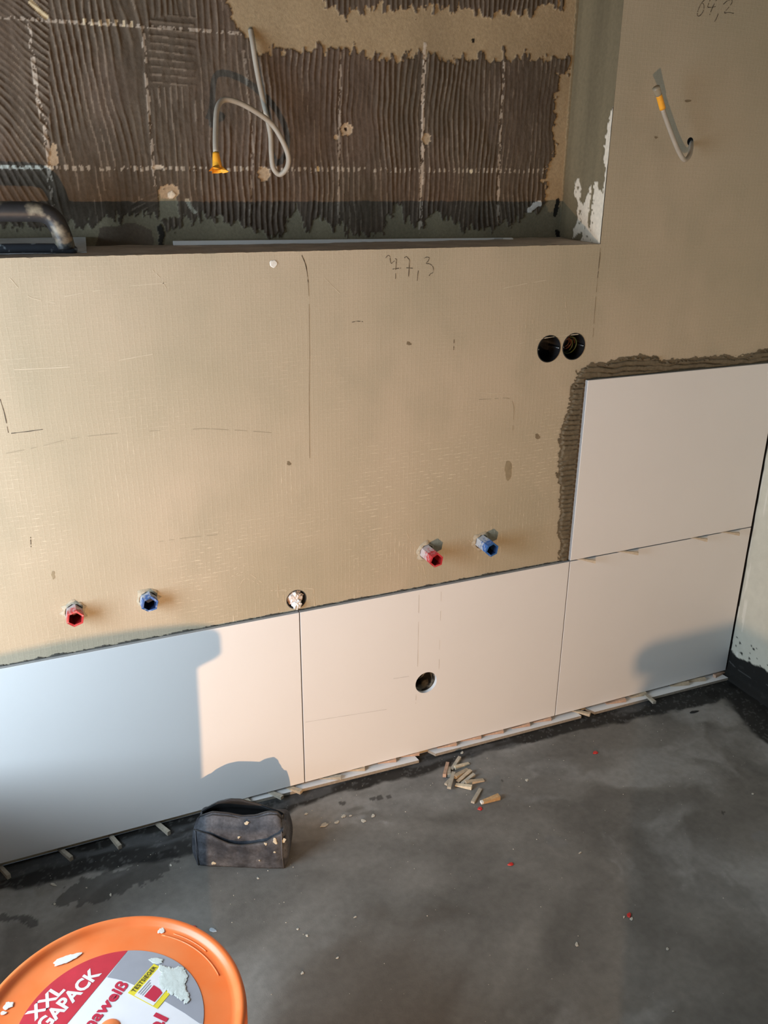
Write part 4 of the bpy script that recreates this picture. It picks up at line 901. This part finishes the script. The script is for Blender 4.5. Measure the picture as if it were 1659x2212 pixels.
# ------------------------------------------------------------------ tool pouch
def pouch():
    A_ = onZ(421, 1866); d = np.array([0.9002, -0.4354, 0]); rz = math.atan2(d[1], d[0])
    o = empty('tool_pouch', (A_[0], A_[1], 0), rz); tag(o, 'dirty black zipped pouch standing open on the floor before the left tile', 'pouch')
    L, Dp, R = 0.2075, 0.088, 0.012
    fab = mat('pouch_fabric', (0.026, 0.030, 0.040, 1), 0.75, color2=(0.105, 0.112, 0.130, 1), c2scale=22, c2lo=0.40, c2hi=0.70, noise=0.35, nscale=160, bump=0.5, bscale=500)
    dkf = mat('pouch_lining', (0.012, 0.012, 0.013, 1), 0.8, noise=0.3, nscale=100)
    zipm = mat('pouch_zip', (0.014, 0.014, 0.015, 1), 0.5, noise=0.2, nscale=300)
    ring = []
    def arc(cx, cy, a0, a1): 
        for a in np.linspace(a0, a1, 7): ring.append((cx+R*math.cos(a), cy+R*math.sin(a)))
    arc(R, R, math.pi, 1.5*math.pi)
    for u in np.linspace(R, L-R, 26)[1:-1]: ring.append((u, 0))
    arc(L-R, R, 1.5*math.pi, 2*math.pi)
    for v in np.linspace(R, Dp-R, 10)[1:-1]: ring.append((L, v))
    arc(L-R, Dp-R, 0, 0.5*math.pi)
    for u in np.linspace(L-R, R, 26)[1:-1]: ring.append((u, Dp))
    arc(R, Dp-R, 0.5*math.pi, math.pi)
    for v in np.linspace(Dp-R, R, 10)[1:-1]: ring.append((0, v))
    ring = np.array(ring); n = len(ring); u0, v0 = ring[:, 0], ring[:, 1]
    fr = sstep(0.62, 0.38, v0/Dp)                      # 1 at the front, 0 at the back
    hf = np.interp(u0, [0, 0.012, 0.04, 0.075, 0.11, 0.14, 0.17, 0.19, 0.2075], [0.098, 0.112, 0.126, 0.124, 0.117, 0.121, 0.133, 0.132, 0.104])
    hb = np.interp(u0, [0, 0.02, 0.05, 0.075, 0.10, 0.13, 0.16, 0.19, 0.2075], [0.094, 0.112, 0.132, 0.140, 0.140, 0.132, 0.122, 0.110, 0.096])
    hl = hf*fr+hb*(1-fr); hs = (0.098*fr+0.086*(1-fr))
    vl = 0.026*fr+0.052*(1-fr); vl = np.where((u0 < 0.004) | (u0 > L-0.004), 0.040, vl)
    ul = np.clip(u0, 0.010, L-0.010); ul = 0.104+(ul-0.104)*0.985
    V = []; lev = list(np.linspace(0, 1, 9))+[1.15, 1.35, 1.6, 1.8, 2.0]
    for t in lev:
        if t <= 1:
            z = hs*t; bulge = 0.007*math.sin(math.pi*t)*(0.6+0.8*fbm(u0*22, v0*22+t*2, 201, 2)); cx, cy = L/2, Dp/2
            du = np.where(v0 < R, 0, 0); uu = u0+np.where(u0 <= R*0.3, -bulge, np.where(u0 >= L-R*0.3, bulge, 0)); vv = v0+np.where(v0 < R*0.3, -bulge*0.8, np.where(v0 > Dp-R*0.3, bulge*0.6, 0))
            tp = 0.006*t; uu = uu+(0.5-uu/L)*tp
        else:
            s = t-1; e = s*s*(3-2*s); ub, vb = u0+(0.5-u0/L)*0.006, v0
            uu = ub+(ul-ub)*e; vv = vb+(vl-vb)*(s**0.8); z = hs+(hl-hs)*(s if True else e)
        wr = (fbm(uu*60, vv*60+z*40, 202, 3)-0.5)*0.0022
        for j in range(n): V.append((uu[j], vv[j]+(wr[j] if t > 0 else 0), z[j] if hasattr(z, '__len__') else z))
    F = []
    for k in range(len(lev)-1):
        for j in range(n): F.append((k*n+j, k*n+(j+1) % n, (k+1)*n+(j+1) % n, (k+1)*n+j))
    F.append(tuple(range(n-1, -1, -1)))
    topring = np.array(V[-n:])
    body = pymesh('body', V, F, [fab, dkf], o, smooth=True)
    fix_normals(body)
    so = body.modifiers.new('cloth', 'SOLIDIFY'); so.thickness = 0.0022; so.offset = -1; so.material_offset = 1
    tube('zip', topring+[0, 0, 0.0005], 0.0019, zipm, o, 8, closed=True)
    tube('zip_tape', topring*[1, 1, 1]+np.c_[np.zeros(n), np.where(v0 < Dp/2, -0.0035, 0.0035), np.full(n, -0.005)], 0.0013, zipm, o, 8, closed=True)
    # front pocket with a sagging mouth
    us = np.linspace(0.006, L-0.004, 60); zsl = np.interp(us, [0.0, 0.02, 0.045, 0.06, 0.085, 0.11, 0.14, 0.17, 0.19, 0.2075], [0.100, 0.098, 0.092, 0.085, 0.075, 0.0725, 0.076, 0.083, 0.096, 0.104])
    ts = np.linspace(0, 1, 22); Ug, Tg = np.meshgrid(us, ts); Zg_ = 0.001+(zsl[None, :]-0.001)*Tg
    bul = 0.0075*np.sin(math.pi*np.clip(Zg_/0.098, 0, 1))*(0.8+0.4*fbm(Ug*22, Tg*2, 203, 2)); edge_ = np.minimum(sstep(0.0, 0.02, Ug-0.004), sstep(0.0, 0.02, L-0.003-Ug))
    Vv = -0.0035-bul*edge_-0.006*edge_*sstep(0.6, 1.0, Tg)*np.sin(math.pi*Ug/L)+(fbm(Ug*50, Zg_*50, 204, 3)-0.5)*0.003
    Vv = np.where(edge_ < 0.05, np.minimum(Vv, -0.001)+0.002, Vv)
    pk = grid_mesh('front_pocket', np.stack([Ug, Vv, Zg_], -1), fab, parent=o)
    s2 = pk.modifiers.new('cloth', 'SOLIDIFY'); s2.thickness = 0.0016; s2.offset = 1
    ptop = np.stack([us, Vv[-1], zsl], -1)
    tube('pocket_zip', ptop, 0.0017, zipm, pk, 8)
    sm = mat('pouch_seam', (0.10, 0.10, 0.11, 1), 0.7, noise=0.3, nscale=200)
    tube('side_seam', [(0.010, -0.0065, 0.003), (0.0095, -0.011, 0.05), (0.010, -0.0065, 0.099)], 0.0011, sm, o, 6)
    tube('side_seam', [(L-0.006, -0.0045, 0.003), (L-0.007, -0.010, 0.05), (L-0.007, -0.005, 0.105)], 0.0012, sm, o, 6)
    # dried plaster blots
    spm = mat('dried_plaster', (0.52, 0.47, 0.36, 1), 0.9, noise=0.1, nscale=100)
    for (u_, z_, r_, y_, on) in ((0.120, 0.108, 0.0065, 0.013, o), (0.186, 0.082, 0.008, -0.010, pk), (0.166, 0.078, 0.004, -0.0135, pk), (0.2045, 0.080, 0.006, -0.004, o), (0.105, 0.085, 0.0035, -0.0045, o), (0.150, 0.030, 0.002, -0.0125, pk), (0.185, 0.055, 0.003, -0.0125, pk), (0.045, 0.012, 0.006, -0.0075, pk)):
        b = blob('plaster_blot', 0, 0, r_*0.8, r_*0.95, lambda x, y: (u_+x, y_, z_+y), spm, on, 0.5, 14, thick=0.0012, nrm=(0, -1, 0), seed=int(u_*9999))
    return o
pouch()

# ------------------------------------------------------------------ paint pail
def pail():
    cx, cy = -0.5293, -0.8165; zl = 0.380
    o = empty('paint_pail', (cx, cy, 0)); tag(o, 'paint pail with an orange lid in the near left corner', 'pail')
    bodym = mat('pail_body', (0.70, 0.70, 0.68, 1), 0.4, noise=0.04, nscale=20)
    lathe('body', [(0.0001, 0.002), (0.130, 0.002), (0.136, 0.0), (0.139, 0.006), (0.148, 0.25), (0.1500, 0.345), (0.1600, 0.350), (0.1770, 0.3555), (0.1770, 0.359), (0.168, 0.360), (0.168, 0.372)], bodym, o, 96)
    orange = mat('orange_lid', (0.97, 0.20, 0.045, 1), 0.34, noise=0.05, nscale=14, spec=0.5, bump=0.06, bscale=25, color2=(0.97, 0.26, 0.08, 1), c2scale=9, c2lo=0.45, c2hi=0.65)
    prof = [(0.1795, 0.3575), (0.1812, 0.359), (0.1815, 0.380), (0.1805, 0.3865), (0.1775, 0.3895), (0.1735, 0.3890), (0.1700, 0.3865), (0.1680, 0.3835), (0.1650, 0.3812), (0.1600, 0.3803), (0.1400, 0.3800), (0.1300, 0.3799),
            (0.0150, 0.3796), (0.0140, 0.3810), (0.0110, 0.3825), (0.0001, 0.3830)]
    lid = lathe('lid', prof, orange, o, 128); lid['label'] = 'orange plastic lid'
    for r_, a0, a1 in ((0.1545, 0.15, 0.95), (0.1615, 0.45, 0.85)):
        tube('lid_rib', [(r_*math.cos(a), r_*math.sin(a), 0.3802) for a in np.linspace(a0, a1, 20)], 0.0012, orange, lid, 6)
    z0 = 0.3803
    loc = lambda x, y, dz=0.0: np.array([x, y, z0+dz])
    lab_m = {'white': mat('label_white', (0.86, 0.83, 0.85, 1), 0.45, noise=0.03, nscale=30), 'red': mat('label_red', (0.62, 0.035, 0.06, 1), 0.4, noise=0.10, nscale=40),
             'grey': mat('label_grey', (0.36, 0.36, 0.40, 1), 0.45, noise=0.04, nscale=40), 'yellow': mat('label_yellow', (0.86, 0.70, 0.05, 1), 0.45, noise=0.05, nscale=60), 'black': mat('label_black', (0.03, 0.03, 0.03, 1), 0.5), 'textred': mat('label_text_red', (0.60, 0.03, 0.07, 1), 0.4)}
    RL = 0.1235
    circ = lambda a0, a1, k=40, r=RL: [(r*math.cos(a), r*math.sin(a)) for a in np.linspace(a0, a1, k)]
    disc = [(RL*math.cos(2*math.pi*i/96), RL*math.sin(2*math.pi*i/96)) for i in range(96)]
    base = flat_poly('label_disc', [disc, circle(0, 0, 0.0145, 32)], lambda a, b: loc(a, b, 0.0), lab_m['white'], lid); base['label'] = 'round printed label'
    # red sector: chord through (0.0381, 0.1161) and (-0.0473, 0.0334)
    p1, p2 = np.array([0.0381, 0.1161]), np.array([-0.0473, 0.0334]); dv = (p2-p1)/np.linalg.norm(p2-p1)
    bq = p1@dv; disc_ = math.sqrt(bq*bq-(p1@p1)+RL*RL); e1, e2 = p1+dv*(-bq-disc_), p1+dv*(-bq+disc_)
    a1, a2 = math.atan2(e1[1], e1[0]), math.atan2(e2[1], e2[0])
    if a2 < a1: a2 += 2*math.pi
    flat_poly('label_red_field', [circ(a1, a2, 60, RL-0.0002)], lambda a, b: loc(a, b, 0.0003), lab_m['red'], lid)
    # grey field between the chord and an arc
    arc_in = [(0.0059, 0.0823), (0.0185, 0.0735), (0.0311, 0.0635), (0.0550, 0.0370), (0.0774, 0.0085), (0.0960, -0.0160), (0.1115, -0.0390), (0.1160, -0.0422)]
    aS = math.atan2(-0.0422, 0.1160); aE = math.atan2(p1[1], p1[0])
    flat_poly('label_grey_field', [arc_in + circ(aS, a1-0.003, 50, RL-0.0002)], lambda a, b: loc(a, b, 0.0003), lab_m['grey'], lid)
    # lettering
    def text(body, p, q, height, m, bold=0.0, dz=0.0006, end=False, shear=0.0, fit=True):
        cu = bpy.data.curves.new('lettering', 'FONT'); cu.body = body; cu.size = 1.0; cu.offset = bold; cu.resolution_u = 3; cu.shear = shear
        tmp = bpy.data.objects.new('lettering', cu); COL.objects.link(tmp); bpy.context.view_layer.update()
        me = bpy.data.meshes.new_from_object(tmp.evaluated_get(bpy.context.evaluated_depsgraph_get())); bpy.data.objects.remove(tmp)
        co = np.array([v.co[:] for v in me.vertices]); x0, x1 = co[:, 0].min(), co[:, 0].max(); 
        p = np.array(p); q = np.array(q); d = (q-p)/np.linalg.norm(q-p); nn = np.array([-d[1], d[0]]); s = np.linalg.norm(q-p)/(x1-x0); sy = height/0.70
        for v in me.vertices:
            a = (v.co.x-x0)*s; b = v.co.y*sy
            w = p+d*a+nn*b; v.co = Vector((w[0], w[1], z0+dz))
        me.materials.append(m); return link('lettering', me, None, lid)
    d39 = np.array([0.0384, 0.0311])/np.linalg.norm([0.0384, 0.0311])
    text('XXL', (-0.0920, 0.0500), (-0.0500, 0.0838), 0.0188, lab_m['white'], 0.035)['label'] = 'white XXL'
    dG = np.array([0.0739, 0.0595]); dG /= np.linalg.norm(dG)
    pk = np.array([-0.0005, 0.0925]); pg = np.array([-0.0749, 0.0332])
    # GAPACK spans pg..pk; the two letters and more before it run off to the lower left
    wG = np.linalg.norm(pk-pg); ME = wG*0.40
    text('MEGAPACK', pk-dG*(wG+ME), pk, 0.0195, lab_m['white'], 0.035)['label'] = 'white MEGAPACK'
    sz = np.array([0.0330, 0.0582]); aw = np.array([-0.0193, 0.0110]); dA = (sz-aw)/np.linalg.norm(sz-aw); wA = np.linalg.norm(sz-aw)
    text('alpinaweiß', sz-dA*wA*1.62, sz, 0.0170, lab_m['textred'], 0.03)['label'] = 'red lettering ending in aweiß'
    al = np.array([0.0745, -0.0154]); text('al', al-dA*0.026, al, 0.020, lab_m['textred'], 0.03)
    # test badge
    T1, T2, T3, T4, BB = map(np.array, ((0.0705, 0.0790), (0.0755, 0.0705), (0.0350, 0.0372), (0.0294, 0.0450), (0.0684, 0.0012)))
    q = lambda *pts, dz=0.0006, m=lab_m['yellow'], nm='badge_field': flat_poly(nm, [[tuple(p) for p in pts]], lambda a, b: loc(a, b, dz), m, lid)
    ax = (T1-T4); ax /= np.linalg.norm(ax); dn = np.array([ax[1], -ax[0]])
    wb = np.linalg.norm(T1-T4); hb = 0.053
    q(T4, T4+dn*hb, T4+dn*hb+ax*wb*0.62, T1+dn*0.010, T1)
    q(T4+dn*0.011+ax*0.001, T4+dn*(hb-0.008)+ax*0.001, T4+dn*(hb-0.008)+ax*wb*0.6, T1+dn*0.011-ax*0.001, dz=0.0009, m=lab_m['white'])
    q(T4+dn*0.024+ax*0.006, T4+dn*0.043+ax*0.006, T4+dn*0.043+ax*0.022, T4+dn*0.036+ax*0.025, T4+dn*0.024+ax*0.026, dz=0.0012, m=lab_m['textred'])
    text('TESTSIEGER', T4+ax*0.004+dn*0.0082, T1-ax*0.003+dn*0.0082, 0.0062, lab_m['black'], 0.012, 0.0012)['label'] = 'black TESTSIEGER'
    for k in range(3): q(T4+dn*(0.013+0.0035*k)+ax*0.006, T4+dn*(0.0145+0.0035*k)+ax*0.006, T4+dn*(0.0145+0.0035*k)+ax*(0.030-0.003*k), T4+dn*(0.013+0.0035*k)+ax*(0.030-0.003*k), dz=0.0012, m=lab_m['grey'], nm='badge_line')
    # dried paint splashes
    sp = mat('dried_paint', (0.66, 0.70, 0.66, 1), 0.6, noise=0.05, nscale=60, bump=0.3, bscale=150); spw = mat('dried_paint_white', (0.82, 0.79, 0.72, 1), 0.6, bump=0.3, bscale=150)
    def splash(px_, py_, rx, ry, m, rot, rg=0.35, n=30, par=None):
        c3 = onZ(px_, py_, zl); to = lambda x, y: (onZ(x, y, zl)-np.array([cx, cy, 0]))+np.array([0, 0, z0-zl+0.0013])
        return blob('paint_splash', px_, py_, rx, ry, to, m, lid, rg, n, rot, thick=0.00035, nrm=(0, 0, 1), jag=0.16)
    splash(374, 2118, 27, 34, sp, 0.35, 0.22, 70); splash(392, 2145, 15, 18, sp, 0.2, 0.3, 50); splash(338, 2077, 17, 6, sp, 0.1, 0.25); splash(352, 2095, 9, 10, sp, 0.2, 0.3)
    splash(143, 2074, 30, 8, spw, -0.42, 0.25); splash(18, 2174, 12, 7, spw, -0.4, 0.3); splash(8, 2190, 7, 4, spw, -0.4, 0.3); splash(349, 2012, 6, 8, spw, 0.5, 0.4); splash(404, 2162, 6, 8, sp, 0.3, 0.4)
    return o
pail()

# ------------------------------------------------------------------ chips and crumbs on the floor
fl = lambda x, y: onZ(x, y, 0.0)
chips = [(700, 1782, 11, 5, 'long pale plaster chip right of the black pouch'), (728, 1776, 6, 4, 'pale plaster chip beside the long one right of the pouch'), (742, 1763, 6, 4.5, 'white plaster chip under the tile strip, left of two'), (757, 1762, 4.5, 2, 'thin white plaster chip under the tile strip, right of two'),
         (785, 1773, 6, 5, 'round grey plaster chip right of the pouch'), (806, 1762, 5, 4.5, 'pale plaster chip farthest right of the group beyond the pouch'), (661, 1758, 5, 2.5, 'small white plaster chip close to the pouch corner'),
         (998, 1626, 3.5, 4, 'white plaster chip on the black band above the wedge pile'), (115, 1911, 9, 4, 'pale leaf-shaped plaster chip near the wet stain'), (239, 1933, 3, 4, 'white crumb on the wet stain'), (187, 1918, 2, 2, 'tiny white crumb beside the wet stain'), (369, 1869, 3, 3, 'white crumb left of the pouch'), (118, 1953, 4, 3, 'white crumb below the leaf-shaped chip'),
         (557, 1897, 3, 3, 'white crumb in front of the pouch'), (643, 2007, 3, 3, 'round white crumb in the middle of the floor'), (663, 2021, 4, 3, 'white plaster flake right of the round crumb'), (767, 1981, 4, 2, 'flat white flake in the middle floor'), (729, 2069, 5, 2, 'long white flake low in the middle floor'), (653, 2102, 4, 4, 'round pale crumb near the pail'),
         (1246, 2040, 4, 6, 'white flake alone at lower right of the floor'), (1442, 2050, 4, 4, 'pale flake at far lower right of the floor'), (1138, 1685, 3.5, 4, 'yellowish crumb right of the wedge pile'), (1626, 1715, 4, 2, 'pale flake near the right frame edge'), (1253, 1842, 4, 2, 'white flake in the right half of the floor'), (1454, 2185, 3, 2, 'white flake at the bottom right corner'), (460, 2009, 9, 6, 'bluish grey splinter behind the pail rim'),
         (1348, 1981, 3, 3, 'yellowish crumb beside the red scrap at lower right'), (1364, 1985, 5, 4, 'grey crumb beside the red scrap at lower right'), (561, 1738, 3, 2, 'white crumb on the black band by the pouch')]
for (x, y_, rx, ry, lab) in chips:
    mm = 'chip_blue' if 'bluish' in lab else 'chip'
    tag(blob('plaster_chip', x, y_, rx*0.85, ry*0.8, fl, MAT[mm], None, 0.35, 12, random.uniform(-0.5, 0.3), thick=0.0010), lab, 'chip', 'chips on the floor')
for (x, y_, rx, ry, lab) in ((1103, 1867, 7, 3, 'red plastic scrap in the middle right of the floor'), (1359, 1977, 4, 6, 'red plastic scrap among crumbs at lower right'), (1286, 1626, 6, 3, 'small red plastic scrap far back on the floor'), (1037, 1747, 5.5, 3.5, 'red plastic scrap below the big tan wedge'), (419, 2003, 6, 2.5, 'red plastic scrap behind the pail rim')):
    tag(blob('red_scrap', x, y_, rx, ry, fl, MAT['chip_red'], None, 0.3, 12, -0.2, thick=0.002), lab, 'scrap', 'red plastic scraps on the floor')
tag(blob('dark_chip', 1499, 1538, 9, 2.5, fl, MAT['chip_dark'], None, 0.3, 12, -0.2, thick=0.002), 'thin black flake near the room corner', 'chip')
V = []; F = []; rnd = random.Random(11)
for k in range(420):
    x = rnd.uniform(-0.75, 1.3); y_ = -0.02-abs(rnd.gauss(0, 0.30)) if rnd.random() < 0.75 else rnd.uniform(-1.0, -0.05); r_ = 0.0006+0.0011*rnd.random()**3
    if (x+0.53)**2+(y_+0.82)**2 < 0.05: continue
    b0 = len(V); a0 = rnd.random()*6
    for j in range(4): V.append((x+r_*(0.7+0.6*rnd.random())*math.cos(a0+j*1.57), y_+r_*(0.7+0.6*rnd.random())*math.sin(a0+j*1.57), 0.0))
    V.append((x, y_, r_*0.9)); F += [(b0+j, b0+(j+1) % 4, b0+4) for j in range(4)]
tag(pymesh('plaster_crumbs', V, F, MAT['chip']), 'fine pale plaster crumbs scattered over the dark floor', 'crumbs', kind='stuff')

# ------------------------------------------------------------------ unseen crate added beside the camera to throw the low shadow in the corner
def crate():
    x0, x1, y0, y1, h = -0.165, 0.20, -1.62, -1.43, 0.2425
    o = empty('shadow_crate', ((x0+x1)/2, (y0+y1)/2, 0)); tag(o, 'unseen grey crate near the viewer, added to cast the corner shadow', 'crate')
    m = mat('crate_grey', (0.12, 0.13, 0.14, 1), 0.5); hx, hy = (x1-x0)/2, (y1-y0)/2
    bevel_box('box', -hx, hx, -hy, hy, 0, h-0.03, 0.012, m, o); bevel_box('lid', -hx-0.004, hx+0.004, -hy-0.004, hy+0.004, h-0.031, h, 0.012, m, o)
    bevel_box('latch', -0.03, 0.03, -hy-0.010, -hy+0.002, h-0.06, h-0.015, 0.003, m, o)
crate()
def tub():  # out of view, added to shade the lower left tiles and floor
    o = empty('shade_tub', (-0.955, -0.30, 0)); tag(o, 'unseen black tub by the left wall, added to shade tiles and floor', 'tub')
    m = mat('tub_rubber', (0.03, 0.03, 0.032, 1), 0.7, noise=0.3, nscale=30)
    lathe('bowl', [(0.0001, 0.001), (0.15, 0.001), (0.165, 0.02), (0.205, 0.30), (0.215, 0.305), (0.215, 0.315), (0.200, 0.315), (0.158, 0.02), (0.0001, 0.012)], m, o, 64)
tub()
work_lamp_body(bevel_box, empty, tag, mat, tube)
